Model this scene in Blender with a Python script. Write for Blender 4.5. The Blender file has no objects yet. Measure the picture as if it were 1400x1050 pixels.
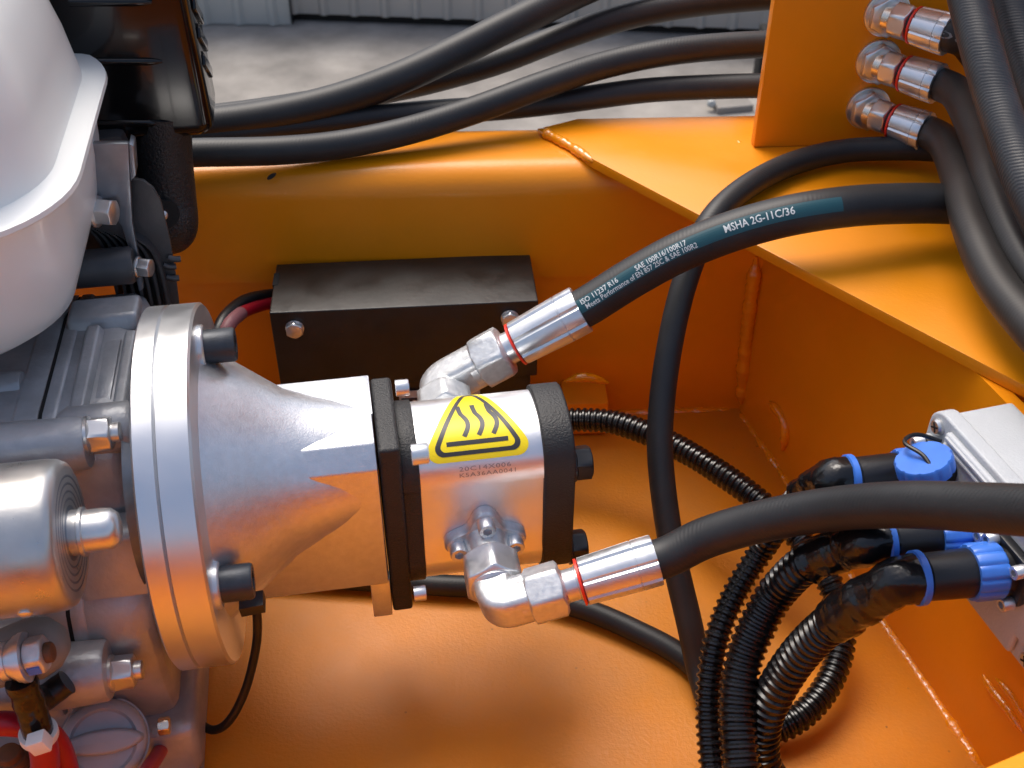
import bpy, bmesh, math, random
from mathutils import Vector as V, Matrix as M4, noise
random.seed(7)
scene = bpy.context.scene
PI = math.pi
rad = math.radians

# ------------------------------------------------------------------ camera, sky, sun, exposure
CAMZ = 1.42                      # eye height above the yard, metres
PITCH = rad(38)
FOC = 1560.0                     # focal length in pixels of a 1400 px wide frame
cam_d = bpy.data.cameras.new("camera")
cam_d.sensor_width = 36; cam_d.lens = FOC / 1400 * 36
cam_d.clip_start = 0.02; cam_d.clip_end = 400
cam_d.dof.use_dof = True; cam_d.dof.focus_distance = 0.60; cam_d.dof.aperture_fstop = 20
cam = bpy.data.objects.new("camera", cam_d)
cam.location = (0, 0, CAMZ); cam.rotation_euler = (PI / 2 - PITCH, 0, 0)
scene.collection.objects.link(cam); scene.camera = cam

SUN_EL, SUN_AZ = 62, 335         # azimuth clockwise from +Y
world = bpy.data.worlds.new("World"); scene.world = world; world.use_nodes = True
wn = world.node_tree.nodes; wl = world.node_tree.links
sky = wn.new("ShaderNodeTexSky"); sky.sky_type = 'NISHITA'; sky.sun_disc = False
sky.sun_elevation = rad(SUN_EL); sky.sun_rotation = rad(SUN_AZ)
sky.air_density = 1.0; sky.dust_density = 5.5; sky.ozone_density = 1.0
wn["Background"].inputs["Strength"].default_value = 0.115
wl.new(sky.outputs[0], wn["Background"].inputs["Color"])
sun_d = bpy.data.lights.new("sun", 'SUN'); sun_d.energy = 1.3; sun_d.angle = rad(34); sun_d.color = (1, .965, .91)
sun = bpy.data.objects.new("sun", sun_d)
e, a = rad(SUN_EL), rad(SUN_AZ)
sdir = V((math.sin(a) * math.cos(e), math.cos(a) * math.cos(e), math.sin(e)))
sun.rotation_euler = sdir.to_track_quat('Z', 'Y').to_euler()
scene.collection.objects.link(sun)
scene.view_settings.view_transform = 'Standard'; scene.view_settings.look = 'None'
scene.view_settings.exposure = 0.80; scene.view_settings.gamma = 1.0
scene.render.engine = 'CYCLES'
scene.cycles.max_bounces = 8; scene.cycles.diffuse_bounces = 4; scene.cycles.glossy_bounces = 4

# ------------------------------------------------------------------ where things stand
CC, SS = math.cos(PITCH), math.sin(PITCH)
def ray(px, py):
    u = (px - 700) / FOC; t = (525 - py) / FOC
    return V((u, CC + t * SS, -SS + t * CC))
def cp(px, py, d): return ray(px, py) * d
def on_z(px, py, z): r = ray(px, py); return r * (z / r.z)
def on_y(px, py, y): r = ray(px, py); return r * (y / r.y)
def proj(p):
    d = p.y * CC - p.z * SS; v = p.y * SS + p.z * CC
    return 700 + FOC * p.x / d, 525 - FOC * v / d
FLOOR = -.56                     # tray floor, relative to the eye
TOP = -.347                      # top of the gusset plate
PSI = rad(9.55)                  # the engine and pump stand slightly skewed in the tray
ENG = M4.Translation((-.0704, .4465, -.4018)) @ M4.Rotation(PSI, 4, 'Z')   # X along the shaft
ENGI = ENG.inverted()
def LP(x, y, z): return ENG @ V((x, y, z))
def LX(px, py, X):
    r = ray(px, py); o = ENGI @ V((0, 0, 0)); d = (ENGI.to_3x3() @ r); k = (X - o.x) / d.x
    return r * k
def LY(px, py, Y):
    r = ray(px, py); o = ENGI @ V((0, 0, 0)); d = (ENGI.to_3x3() @ r); k = (Y - o.y) / d.y
    return r * k
def LZ(px, py, Z):
    r = ray(px, py); return r * ((Z - .4018) / r.z)
EX = (ENG.to_3x3() @ V((1, 0, 0))); EY = (ENG.to_3x3() @ V((0, 1, 0))); EZ = V((0, 0, 1))
BW0 = .678; BWK = .036           # rear wall: y = BW0 + BWK * x
def bw(x, off=0): return BW0 + BWK * x - off
def on_back(px, py, off=0):
    r = ray(px, py); k = (BW0 - off) / (r.y - BWK * r.x); return r * k
CORN = on_z(1010, 557, FLOOR); CORN.y = bw(CORN.x)
NEAR = on_z(1340, 1040, FLOOR)
WD = (NEAR - CORN).normalized()  # along the side wall, towards the eye
WN = V((WD.y, -WD.x, 0))         # out of the side wall, into the tray
if WN.x > 0: WN = -WN
def on_side(px, py, D=0):
    r = ray(px, py); q = CORN + WN * D; k = q.dot(WN) / r.dot(WN); return r * k

# ------------------------------------------------------------------ mesh building
def axm(p, d, up=V((0, 0, 1))):
    d = V(d).normalized(); u = V(up)
    if abs(d.dot(u.normalized())) > .98: u = V((0, 1, 0))
    y = u.cross(d).normalized(); z = d.cross(y)
    m = M4.Identity(4)
    for i in range(3): m[i][0] = d[i]; m[i][1] = y[i]; m[i][2] = z[i]; m[i][3] = p[i]
    return m
I4 = M4.Identity(4)
class G:
    def __init__(s): s.v = []; s.f = []; s.uv = None
    def add(s, vs, fs, m=I4):
        o = len(s.v); s.v += [m @ V(q) for q in vs]; s.f += [tuple(i + o for i in f) for f in fs]; return s
    def box(s, m, a, b):
        (x0, y0, z0), (x1, y1, z1) = a, b
        return s.add([(x0,y0,z0),(x1,y0,z0),(x1,y1,z0),(x0,y1,z0),(x0,y0,z1),(x1,y0,z1),(x1,y1,z1),(x0,y1,z1)],
                     [(3,2,1,0),(4,5,6,7),(0,1,5,4),(1,2,6,5),(2,3,7,6),(3,0,4,7)], m)
    def rings(s, rs, m=I4, cap0=True, cap1=True, closed=True):
        n = len(rs[0]); vs = [p for r in rs for p in r]; fs = []
        for i in range(len(rs) - 1):
            for j in range(n if closed else n - 1):
                k = (j + 1) % n
                fs.append((i*n+j, i*n+k, (i+1)*n+k, (i+1)*n+j))
        if cap0: fs.append(tuple(range(n - 1, -1, -1)))
        if cap1: fs.append(tuple((len(rs)-1)*n + j for j in range(n)))
        return s.add(vs, fs, m)
    def lathe(s, m, prof, n=32, cap0=True, cap1=True):
        return s.rings([[(x, r*math.cos(2*PI*j/n), r*math.sin(2*PI*j/n)) for j in range(n)] for x, r in prof], m, cap0, cap1)
    def prism(s, m, poly, x0, x1):
        return s.rings([[(x, y, z) for y, z in poly] for x in (x0, x1)], m)
    def hexa(s, m, x0, x1, af, ch=.93, n=48, ch0=True, ch1=True):
        ri = af / 2
        def hr(t):
            t = (t + PI/6) % (PI/3) - PI/6; return ri / math.cos(t)
        L = x1 - x0; h = (2/math.sqrt(3) - ch) * ri * .6
        xs = [0, h*.25, h*.5, h*.75, h, L-h, L-h*.75, L-h*.5, L-h*.25, L]
        rs = []
        for x in xs:
            lim = 9
            if ch0: lim = min(lim, ri*ch + x/.6)
            if ch1: lim = min(lim, ri*ch + (L-x)/.6)
            rs.append([(x0+x, min(hr(2*PI*j/n), lim)*math.cos(2*PI*j/n), min(hr(2*PI*j/n), lim)*math.sin(2*PI*j/n)) for j in range(n)])
        return s.rings(rs, m)

def sharp_bm(bm, ang):
    for ed in bm.edges:
        ed.smooth = not (len(ed.link_faces) == 2 and ed.calc_face_angle(0) > ang)
    for f in bm.faces: f.smooth = True
def to_mesh(name, g, mat, org=V((0,0,0)), bevel=0, ang=32, segs=2, recalc=True):
    bm = bmesh.new()
    vv = [bm.verts.new(p - org) for p in g.v]
    uvl = bm.loops.layers.uv.new("uv") if g.uv else None
    for f in g.f:
        try: fc = bm.faces.new([vv[i] for i in f])
        except ValueError: continue
        if uvl:
            for lp, i in zip(fc.loops, f): lp[uvl].uv = g.uv[i]
    if recalc: bmesh.ops.recalc_face_normals(bm, faces=bm.faces[:])
    if bevel:
        eds = [x for x in bm.edges if len(x.link_faces) == 2 and x.calc_face_angle(0) > rad(ang)]
        bmesh.ops.bevel(bm, geom=eds, offset=bevel, segments=segs, profile=.6, affect='EDGES', clamp_overlap=True)
    sharp_bm(bm, rad(40))
    me = bpy.data.meshes.new(name); bm.to_mesh(me); bm.free()
    me.materials.append(MAT[mat] if isinstance(mat, str) else mat)
    return me
def rootof(o):
    while o.parent: o = o.parent
    return o
OFF = V((0, 0, CAMZ))
def link(o): scene.collection.objects.link(o); return o
def tag(o, label, cat, group=None, kind=None):
    if label: o["label"] = label
    if cat: o["category"] = cat
    if group: o["group"] = group
    if kind: o["kind"] = kind
    return o
def thing(name, at, label, cat, group=None):
    o = link(bpy.data.objects.new(name, None)); o.location = V(at) + OFF; o.empty_display_size = .02
    return tag(o, label, cat, group)
def org_of(parent): return rootof(parent).location - OFF
def mk(name, g, mat, parent=None, bevel=0, ang=32, segs=2, label=None):
    if parent is None:
        org = V((sum(p.x for p in g.v)/len(g.v), sum(p.y for p in g.v)/len(g.v), min(p.z for p in g.v)))
    else: org = org_of(parent)
    o = link(bpy.data.objects.new(name, to_mesh(name, g, mat, org, bevel, ang, segs)))
    if parent is None: o.location = org + OFF
    else: o.parent = parent
    if label: o["label"] = label
    return o
def put(name, mesh, m, parent):               # one more copy of a shared mesh
    o = link(bpy.data.objects.new(name, mesh)); o.parent = parent
    o.matrix_local = M4.Translation(-org_of(parent)) @ m
    return o

# paths
def spline(pts, step=.004):
    P = [V(p) for p in pts]
    P = [P[0]*2 - P[1]] + P + [P[-1]*2 - P[-2]]
    out = []
    for i in range(1, len(P) - 2):
        p0, p1, p2, p3 = P[i-1:i+3]
        n = max(4, int((p2 - p1).length / .002))
        for k in range(n):
            t = k / n
            out.append(.5*((2*p1) + (p2-p0)*t + (2*p0-5*p1+4*p2-p3)*t*t + (3*p1-p0-3*p2+p3)*t**3))
    out.append(P[-2])
    for _ in range(3):
        out = [out[0]] + [(out[i-1] + out[i]*2 + out[i+1]) / 4 for i in range(1, len(out)-1)] + [out[-1]]
    return resample(out, step)
def resample(out, step):
    d = [0]
    for i in range(1, len(out)): d.append(d[-1] + (out[i]-out[i-1]).length)
    n = max(2, int(d[-1]/step)); res = []; j = 0
    for k in range(n + 1):
        s = d[-1]*k/n
        while j < len(d)-2 and d[j+1] < s: j += 1
        t = (s-d[j]) / max(1e-9, d[j+1]-d[j]); res.append(out[j].lerp(out[j+1], t))
    return res
def frames(path):
    T = [(path[min(i+1, len(path)-1)] - path[max(i-1, 0)]).normalized() for i in range(len(path))]
    n = T[0].orthogonal().normalized(); N = []
    for t in T:
        n = (n - t*n.dot(t)).normalized(); N.append(n.copy())
    return T, N, [t.cross(n) for t, n in zip(T, N)]
def tube(path, r, n=24, g=None):
    g = g or G(); T, N, B = frames(path); s = 0; uv = []; rs = []
    for i, p in enumerate(path):
        if i: s += (p - path[i-1]).length
        rr = r(i, s) if callable(r) else r
        rs.append([p + (N[i]*math.cos(2*PI*j/n) + B[i]*math.sin(2*PI*j/n))*rr for j in range(n)])
        uv += [(s, j/n) for j in range(n)]
    if g.uv is None and not g.v: g.uv = []
    if g.uv is not None: g.uv += uv
    return g.rings(rs)
def corrugated(path, r, pitch=.0042, depth=.0014, n=22):
    path = resample(path, pitch/4)
    return tube(path, lambda i, s: r*(1 + .035*noise.noise(V((s*45, r*900, 0)))) - (depth if i % 4 in (2, 3) else 0), n)
def pix(pts): return [cp(*p) for p in pts]

# ------------------------------------------------------------------ materials
MAT = {}
def new_mat(name, base, rough=.5, metal=0.0, spec=.5, coat=0, coat_r=.1, var=0, vscale=20, bump=0, bscale=200, rvar=0, aniso=0, col2=None, extra=None, detail=4):
    m = bpy.data.materials.new(name); m.use_nodes = True; nt = m.node_tree; b = nt.nodes["Principled BSDF"]
    b.inputs["Base Color"].default_value = (*base, 1); b.inputs["Roughness"].default_value = rough
    b.inputs["Metallic"].default_value = metal; b.inputs["Specular IOR Level"].default_value = spec
    b.inputs["Coat Weight"].default_value = coat; b.inputs["Coat Roughness"].default_value = coat_r
    b.inputs["Anisotropic"].default_value = aniso
    tc = nt.nodes.new("ShaderNodeTexCoord")
    def noise_n(sc, det=detail, rg=.55):
        n = nt.nodes.new("ShaderNodeTexNoise"); n.inputs["Scale"].default_value = sc; n.inputs["Detail"].default_value = det
        n.inputs["Roughness"].default_value = rg; nt.links.new(tc.outputs["Object"], n.inputs["Vector"]); return n
    if var or col2:
        n = noise_n(vscale); cr = nt.nodes.new("ShaderNodeMapRange"); cr.inputs[1].default_value = .3; cr.inputs[2].default_value = .7
        nt.links.new(n.outputs[0], cr.inputs[0])
        mx = nt.nodes.new("ShaderNodeMix"); mx.data_type = 'RGBA'
        c2 = col2 or tuple(min(1, c*(1+var)) for c in base); c1 = base if col2 else tuple(c*(1-var) for c in base)
        mx.inputs[6].default_value = (*c1, 1); mx.inputs[7].default_value = (*c2, 1)
        nt.links.new(cr.outputs[0], mx.inputs[0]); nt.links.new(mx.outputs[2], b.inputs["Base Color"])
    if rvar:
        n = noise_n(vscale*1.7 + 3); cr = nt.nodes.new("ShaderNodeMapRange"); cr.inputs[1].default_value = .3; cr.inputs[2].default_value = .7
        cr.inputs[3].default_value = max(.02, rough-rvar); cr.inputs[4].default_value = min(1, rough+rvar)
        nt.links.new(n.outputs[0], cr.inputs[0]); nt.links.new(cr.outputs[0], b.inputs["Roughness"])
    if bump:
        n = noise_n(bscale, 3); bp = nt.nodes.new("ShaderNodeBump"); bp.inputs["Strength"].default_value = bump; bp.inputs["Distance"].default_value = .001
        nt.links.new(n.outputs[0], bp.inputs["Height"]); nt.links.new(bp.outputs[0], b.inputs["Normal"])
        nt.links.new(bp.outputs[0], b.inputs["Coat Normal"])
    if extra: extra(nt, b, tc, noise_n)
    MAT[name] = m; return m
ORANGE = (.80, .262, .002)
def dust(amount, scale, col, specks=False, n2amt=.10):
    def f(nt, b, tc, noise_n):
        n = noise_n(scale, 8, .65); n2 = noise_n(scale*40, 2)
        mr = nt.nodes.new("ShaderNodeMapRange"); mr.inputs[1].default_value = .42; mr.inputs[2].default_value = .75; mr.inputs[4].default_value = amount
        nt.links.new(n.outputs[0], mr.inputs[0])
        mu = nt.nodes.new("ShaderNodeMath"); mu.operation = 'MULTIPLY_ADD'; mu.inputs[1].default_value = n2amt
        nt.links.new(n2.outputs[0], mu.inputs[0]); nt.links.new(mr.outputs[0], mu.inputs[2])
        mx = nt.nodes.new("ShaderNodeMix"); mx.data_type = 'RGBA'; mx.inputs[7].default_value = (*col, 1)
        src = b.inputs["Base Color"]
        if src.links: nt.links.new(src.links[0].from_socket, mx.inputs[6])
        else: mx.inputs[6].default_value = src.default_value
        nt.links.new(mu.outputs[0], mx.inputs[0]); nt.links.new(mx.outputs[2], src)
        if specks:
            vo = nt.nodes.new("ShaderNodeTexVoronoi"); vo.inputs["Scale"].default_value = 75; nt.links.new(tc.outputs["Object"], vo.inputs["Vector"])
            lt = nt.nodes.new("ShaderNodeMapRange"); lt.inputs[1].default_value = .035; lt.inputs[2].default_value = .075; lt.inputs[3].default_value = 1; lt.inputs[4].default_value = 0
            nt.links.new(vo.outputs["Distance"], lt.inputs[0])
            n3 = noise_n(11, 2); gt = nt.nodes.new("ShaderNodeMapRange"); gt.inputs[1].default_value = .5; gt.inputs[2].default_value = .62; gt.inputs[4].default_value = .75
            nt.links.new(n3.outputs[0], gt.inputs[0]); m2 = nt.nodes.new("ShaderNodeMath"); m2.operation = 'MULTIPLY'
            nt.links.new(lt.outputs[0], m2.inputs[0]); nt.links.new(gt.outputs[0], m2.inputs[1])
            mx2 = nt.nodes.new("ShaderNodeMix"); mx2.data_type = 'RGBA'; mx2.inputs[7].default_value = (.09, .045, .02, 1)
            nt.links.new(mx.outputs[2], mx2.inputs[6]); nt.links.new(m2.outputs[0], mx2.inputs[0]); nt.links.new(mx2.outputs[2], src)
    return f
new_mat("orange", ORANGE, .40, spec=.38, coat=.15, coat_r=.12, var=.06, vscale=9, bump=.09, bscale=420, rvar=.10)
new_mat("orange_floor", (.66, .215, .002), .52, spec=.32, coat=.12, coat_r=.3, var=.10, vscale=7, bump=.26, bscale=430, rvar=.1, extra=dust(.34, 9, (.36, .18, .07), True, .06))
new_mat("orange_weld", ORANGE, .22, spec=.6, coat=.6, coat_r=.08, bump=.5, bscale=260)
def machined(nt, b, tc, noise_n):      # fine turning marks round the shaft
    mp = nt.nodes.new("ShaderNodeMapping"); mp.inputs["Scale"].default_value = (900, 6, 6)
    nt.links.new(tc.outputs["Object"], mp.inputs[0])
    n = nt.nodes.new("ShaderNodeTexNoise"); n.inputs["Scale"].default_value = 1; n.inputs["Detail"].default_value = 2
    nt.links.new(mp.outputs[0], n.inputs["Vector"])
    bp = nt.nodes.new("ShaderNodeBump"); bp.inputs["Strength"].default_value = .06; bp.inputs["Distance"].default_value = .0005
    nt.links.new(n.outputs[0], bp.inputs["Height"]); nt.links.new(bp.outputs[0], b.inputs["Normal"])
new_mat("machined", (.74, .755, .775), .33, .9, rvar=.05, vscale=30, extra=machined)
new_mat("cast_alu", (.70, .715, .735), .37, .88, var=.06, vscale=220, bump=.14, bscale=1100, rvar=.05)
new_mat("crank_alu", (.40, .412, .43), .44, .42, var=.30, vscale=26, bump=.28, bscale=330, rvar=.12, detail=8)
new_mat("pump_alu", (.80, .81, .825), .36, .85, var=.03, vscale=40, bump=.03, bscale=700, rvar=.06)
new_mat("zinc", (.66, .68, .69), .42, .8, var=.10, vscale=260, bump=.08, bscale=500, rvar=.1)
new_mat("bright_zinc", (.72, .74, .76), .34, .85, var=.06, vscale=120, rvar=.06)
new_mat("yellow_zinc", (.78, .70, .58), .32, 1, var=.10, vscale=160, rvar=.08)
new_mat("chrome", (.70, .70, .69), .32, .9, var=.05, vscale=60, rvar=.04)
new_mat("starter_steel", (.50, .50, .49), .34, .85, var=.10, vscale=40, rvar=.08, bump=.04, bscale=500)
new_mat("steel_grey", (.26, .285, .32), .38, .9, var=.2, vscale=50, rvar=.1)
new_mat("dark_fin", (.06, .06, .064), .45, .3, var=.25, vscale=40, bump=.1, bscale=500)
new_mat("black_gloss", (.004, .004, .0045), .14, spec=.35, coat=.2, coat_r=.05)
new_mat("black_textured", (.016, .017, .019), .42, spec=.5, bump=.9, bscale=620)
new_mat("pump_black", (.013, .0135, .0145), .52, spec=.5, bump=.55, bscale=900, var=.2, vscale=80)
new_mat("black_bolt", (.022, .023, .026), .38, .4, var=.2, vscale=200)
new_mat("flange_bolt", (.055, .06, .068), .42, .6, var=.15, vscale=200, bump=.1, bscale=900)
new_mat("battery_black", (.009, .008, .0075), .42, spec=.5, bump=.12, bscale=260, var=.35, vscale=22, rvar=.12, extra=dust(.10, 24, (.12, .10, .09), n2amt=.03))
new_mat("black_plastic", (.010, .010, .011), .38, spec=.5, bump=.1, bscale=600)
new_mat("corrugate", (.008, .008, .009), .24, spec=.5, var=.3, vscale=60, rvar=.08)
new_mat("tape", (.006, .006, .007), .22, spec=.45, bump=1.0, bscale=85, coat=.08)
new_mat("cable_black", (.010, .010, .011), .36, spec=.5)
new_mat("blue_plastic", (.045, .17, .62), .34, spec=.5, var=.08, vscale=90)
new_mat("red_rubber", (.38, .008, .022), .36, spec=.5)
new_mat("pale_red", (.26, .10, .11), .5)
new_mat("red_ring", (.80, .035, .015), .4)
new_mat("white_tank", (.80, .81, .79), .32, spec=.45, coat=.2, coat_r=.06, bump=.015, bscale=40, var=.02, vscale=12)
new_mat("grey_paint", (.46, .48, .50), .46, spec=.4, bump=.3, bscale=800, var=.05, vscale=30)
new_mat("grey_rubber", (.20, .22, .22), .5, var=.1, vscale=60)
new_mat("cap_grey", (.36, .41, .46), .35, spec=.5, var=.06, vscale=80)
new_mat("white_plastic", (.78, .78, .76), .4)
new_mat("label_yellow", (.88, .70, .012), .35, spec=.4)
new_mat("label_black", (.035, .035, .038), .4)
new_mat("engraved", (.34, .35, .37), .5, .6)
new_mat("band_teal", (.010, .070, .090), .42)
new_mat("print_white", (.62, .66, .66), .5)
new_mat("print_grey", (.22, .22, .22), .5)
new_mat("sticker_grey", (.42, .42, .44), .4)
new_mat("sticker_navy", (.008, .010, .03), .4)
def hosewrap(strength, freq, stain):
    def f(nt, b, tc, noise_n):
        uv = nt.nodes.new("ShaderNodeUVMap"); sp = nt.nodes.new("ShaderNodeSeparateXYZ"); nt.links.new(uv.outputs[0], sp.inputs[0])
        n0 = noise_n(60, 3)
        ad = nt.nodes.new("ShaderNodeMath"); ad.operation = 'MULTIPLY_ADD'; ad.inputs[1].default_value = .004; nt.links.new(n0.outputs[0], ad.inputs[0]); nt.links.new(sp.outputs[0], ad.inputs[2])
        sy = nt.nodes.new("ShaderNodeMath"); sy.operation = 'PINGPONG'; sy.inputs[1].default_value = .25; nt.links.new(sp.outputs[1], sy.inputs[0])
        ad2 = nt.nodes.new("ShaderNodeMath"); ad2.operation = 'MULTIPLY_ADD'; ad2.inputs[1].default_value = .02; nt.links.new(sy.outputs[0], ad2.inputs[0]); nt.links.new(ad.outputs[0], ad2.inputs[2])
        mu = nt.nodes.new("ShaderNodeMath"); mu.operation = 'MULTIPLY'; mu.inputs[1].default_value = freq; nt.links.new(ad2.outputs[0], mu.inputs[0])
        si = nt.nodes.new("ShaderNodeMath"); si.operation = 'SINE'; nt.links.new(mu.outputs[0], si.inputs[0])
        n1 = noise_n(45, 4); am = nt.nodes.new("ShaderNodeMapRange"); am.inputs[1].default_value = .35; am.inputs[2].default_value = .65; nt.links.new(n1.outputs[0], am.inputs[0])
        mm = nt.nodes.new("ShaderNodeMath"); mm.operation = 'MULTIPLY'; nt.links.new(si.outputs[0], mm.inputs[0]); nt.links.new(am.outputs[0], mm.inputs[1])
        bp = nt.nodes.new("ShaderNodeBump"); bp.inputs["Strength"].default_value = strength; bp.inputs["Distance"].default_value = .0004
        nt.links.new(mm.outputs[0], bp.inputs["Height"]); nt.links.new(bp.outputs[0], b.inputs["Normal"])
        dust(stain, 30, (.075, .075, .075), n2amt=.02)(nt, b, tc, noise_n)
    return f
new_mat("rubber", (.012, .013, .015), .50, spec=.45, extra=hosewrap(.08, 2800, .14))
new_mat("rubber_wrap", (.020, .022, .026), .44, spec=.5, extra=hosewrap(.15, 3300, .34))
new_mat("rubber_brown", (.022, .020, .019), .48, spec=.45, extra=hosewrap(.05, 2800, .22))
new_mat("concrete", (.285, .265, .238), .85, spec=.25, var=.34, vscale=5.0, bump=.9, bscale=22, detail=12, extra=dust(.5, 2.2, (.16, .15, .14), n2amt=.25))
new_mat("sheet_a", (.42, .435, .42), .45, .3, var=.10, vscale=2, rvar=.1)
new_mat("sheet_b", (.44, .42, .385), .45, .3, var=.12, vscale=2, rvar=.1)
new_mat("dark_void", (.012, .011, .010), .9)
new_mat("rust", (.16, .07, .03), .7, var=.4, vscale=40)

# ------------------------------------------------------------------ the yard behind
GZ = -CAMZ
g = G(); g.add([(-60, -40, GZ), (60, -40, GZ), (60, 120, GZ), (-60, 120, GZ)], [(0, 1, 2, 3)])
o = mk("ground", g, "concrete"); o["kind"] = "structure"; o["label"] = "pale concrete yard behind the orange frame"
def on_ground(px, py, dz=0): return on_z(px, py, GZ + dz)
def sheet_wall(name, pa, pb, h, mat, label, lift, rib, extend0=0, extend1=0):
    A = on_ground(*pa); B = on_ground(*pb); d = (B - A).normalized(); A = A - d*extend0; B = B + d*extend1
    nrm = V((d.y, -d.x, 0)); nrm = nrm if nrm.y < 0 else -nrm
    t = thing(name, A, label, "wall"); L = (B - A).length; k = 0; x = 0
    while x < L:                         # each pressed panel between two ribs is a part
        w = min(rib, L - x)
        prof = [(0, .012), (rib*.10, .012), (rib*.22, 0), (rib*.88, 0), (rib, .012)]
        g = G(); vs = []
        for u, q in prof:
            P = A + d*(x + min(u, w)) + nrm*q; vs += [P + V((0, 0, lift)), P + V((0, 0, h))]
        bk = [p - nrm*.03 for p in vs]
        n = len(prof); fs = [(2*i, 2*i+2, 2*i+3, 2*i+1) for i in range(n-1)]
        g.add(vs, fs)
        mk("panel", g, mat, t); x += rib; k += 1
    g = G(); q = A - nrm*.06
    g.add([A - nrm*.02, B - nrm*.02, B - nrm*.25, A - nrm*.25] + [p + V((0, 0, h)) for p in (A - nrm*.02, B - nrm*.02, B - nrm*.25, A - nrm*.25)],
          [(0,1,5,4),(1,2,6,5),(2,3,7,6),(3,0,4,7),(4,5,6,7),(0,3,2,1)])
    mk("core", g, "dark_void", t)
    return t
sheet_wall("sheet_metal_wall", (290, 34), (399, 35.5), .5, "sheet_a", "grey ribbed sheet wall reaching the ground, left of the dark joint", .004, .115, .6, 0)
sheet_wall("raised_sheet_door", (401, 30), (1040, 52), .5, "sheet_b", "beige ribbed sheet door above a dark gap at the ground", .03, .105, 0, .7)
# litter lying on the yard behind the hoses
P = on_ground(985, 150, .0)
t = thing("scrap_bracket", P, "small pale metal bracket lying on the concrete beside the orange plate", "bracket")
g = G(); g.box(axm(P, (1, .2, 0)), (-.02, -.03, .0), (.09, .03, .02)); mk("base", g, "concrete", t, .004)
g = G(); g.lathe(axm(P + V((-.03, 0, .02)), (0, -1, .3)), [(0, .012), (.012, .012), (.016, .008)], 16); mk("lug", g, "sheet_a", t)
P = on_ground(1040, 112)
g = G(); g.box(axm(P, (1, 0, 0)), (-.02, -.04, 0), (.16, .04, .17)); o = mk("dark_block", g, "dark_void", None, .006); tag(o, "dark block standing on the concrete at the plate edge", "block")

# ------------------------------------------------------------------ orange frame
fr = thing("machine_frame", V((0, .5, FLOOR)), "orange painted steel tray frame with rail, side wall and welded corner gusset", "frame")
g = G(); fl = [V((-1.0, -.25, FLOOR)), V((1.2, -.25, FLOOR)), V((1.2, bw(1.2)+.02, FLOOR)), V((-1.0, bw(-1)+.02, FLOOR))]
g.add(fl + [p - V((0, 0, .008)) for p in fl], [(0,1,2,3),(7,6,5,4),(0,4,5,1),(1,5,6,2),(2,6,7,3),(3,7,4,0)])
mk("floor_plate", g, "orange_floor", fr)
RT = TOP - .005; RB = on_back(400, 386).z
RW = on_z(500, 168, RT).y - bw(-.1)
arc = lambda cy, cz, r, a0, a1, n=6: [(cy + r*math.cos(a0+(a1-a0)*i/n), cz + r*math.sin(a0+(a1-a0)*i/n)) for i in range(n+1)]
r_ = .020
prof = [(0, RB)] + list(reversed(arc(r_, RT-r_, r_, PI/2, PI))) + arc(RW-r_, RT-r_, r_, PI/2, 0) + [(RW, RB)]
prof = [(y, z) for y, z in prof]
ang_b = math.atan(BWK); MB = M4.Translation((0, BW0, 0)) @ M4.Rotation(ang_b, 4, 'Z')
g = G(); g.prism(MB, prof, -1.0, 1.0); mk("rear_rail", g, "orange", fr)
g = G(); g.box(MB, (-1.0, .002, FLOOR), (1.0, .012, RB - .0005)); mk("rear_wall", g, "orange", fr)
# side wall
MS = M4.Identity(4)
for i in range(3): MS[i][0] = WD[i]; MS[i][1] = -WN[i]; MS[i][2] = (0, 0, 1)[i]; MS[i][3] = CORN[i]
MS[2][3] = 0
g = G(); g.box(MS, (-.02, 0, FLOOR), (.62, .008, TOP - .0075)); mk("side_wall", g, "orange", fr)
# gusset plate over the corner
gp = [on_z(742, 174, TOP), on_z(812, 218, TOP), on_z(1500, 579, TOP)]
gp = [V((p.x, p.y)) for p in gp] + [V((.75, .25)), V((.75, .775)), V((on_z(790, 163, TOP).x, on_z(790, 162, TOP).y))]
g = G(); n = len(gp)
g.add([(p.x, p.y, TOP) for p in gp] + [(p.x, p.y, TOP - .007) for p in gp], [tuple(range(n)), tuple(range(2*n-1, n-1, -1))] + [(i, n+i, n+(i+1) % n, (i+1) % n) for i in range(n)])
mk("corner_gusset", g, "orange", fr, .0008)
# bulkhead plate
BP = on_z(1030, 202, TOP); BD = V((1, .06, 0)).normalized(); MBP = axm(BP, BD)
BNv = V((BD.y, -BD.x, 0))
g = G(); g.box(MBP, (0, 0, .0003), (.42, .008, .42)); mk("bulkhead_plate", g, "orange", fr, .0008)
P = cp(1022, 40, 1.02); g = G(); g.box(axm(V((P.x, P.y, TOP)), (1, .05, 0)), (0, 0, .012), (.08, .04, .55)); mk("post", g, "orange", fr, .002)
P = on_z(1345, 1050, TOP); Q = on_z(1405, 1024, TOP); fd = (Q - P).normalized()
g = G(); g.box(axm(V((P.x, P.y, 0)), fd), (-1.0, -.07, TOP - .008), (.5, 0, TOP)); mk("front_flange", g, "orange", fr, .001)
g = G(); g.box(axm(V((P.x, P.y, 0)), fd), (-1.0, -.069, FLOOR), (.5, -.061, TOP - .0085)); mk("front_wall", g, "orange", fr)
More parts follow.
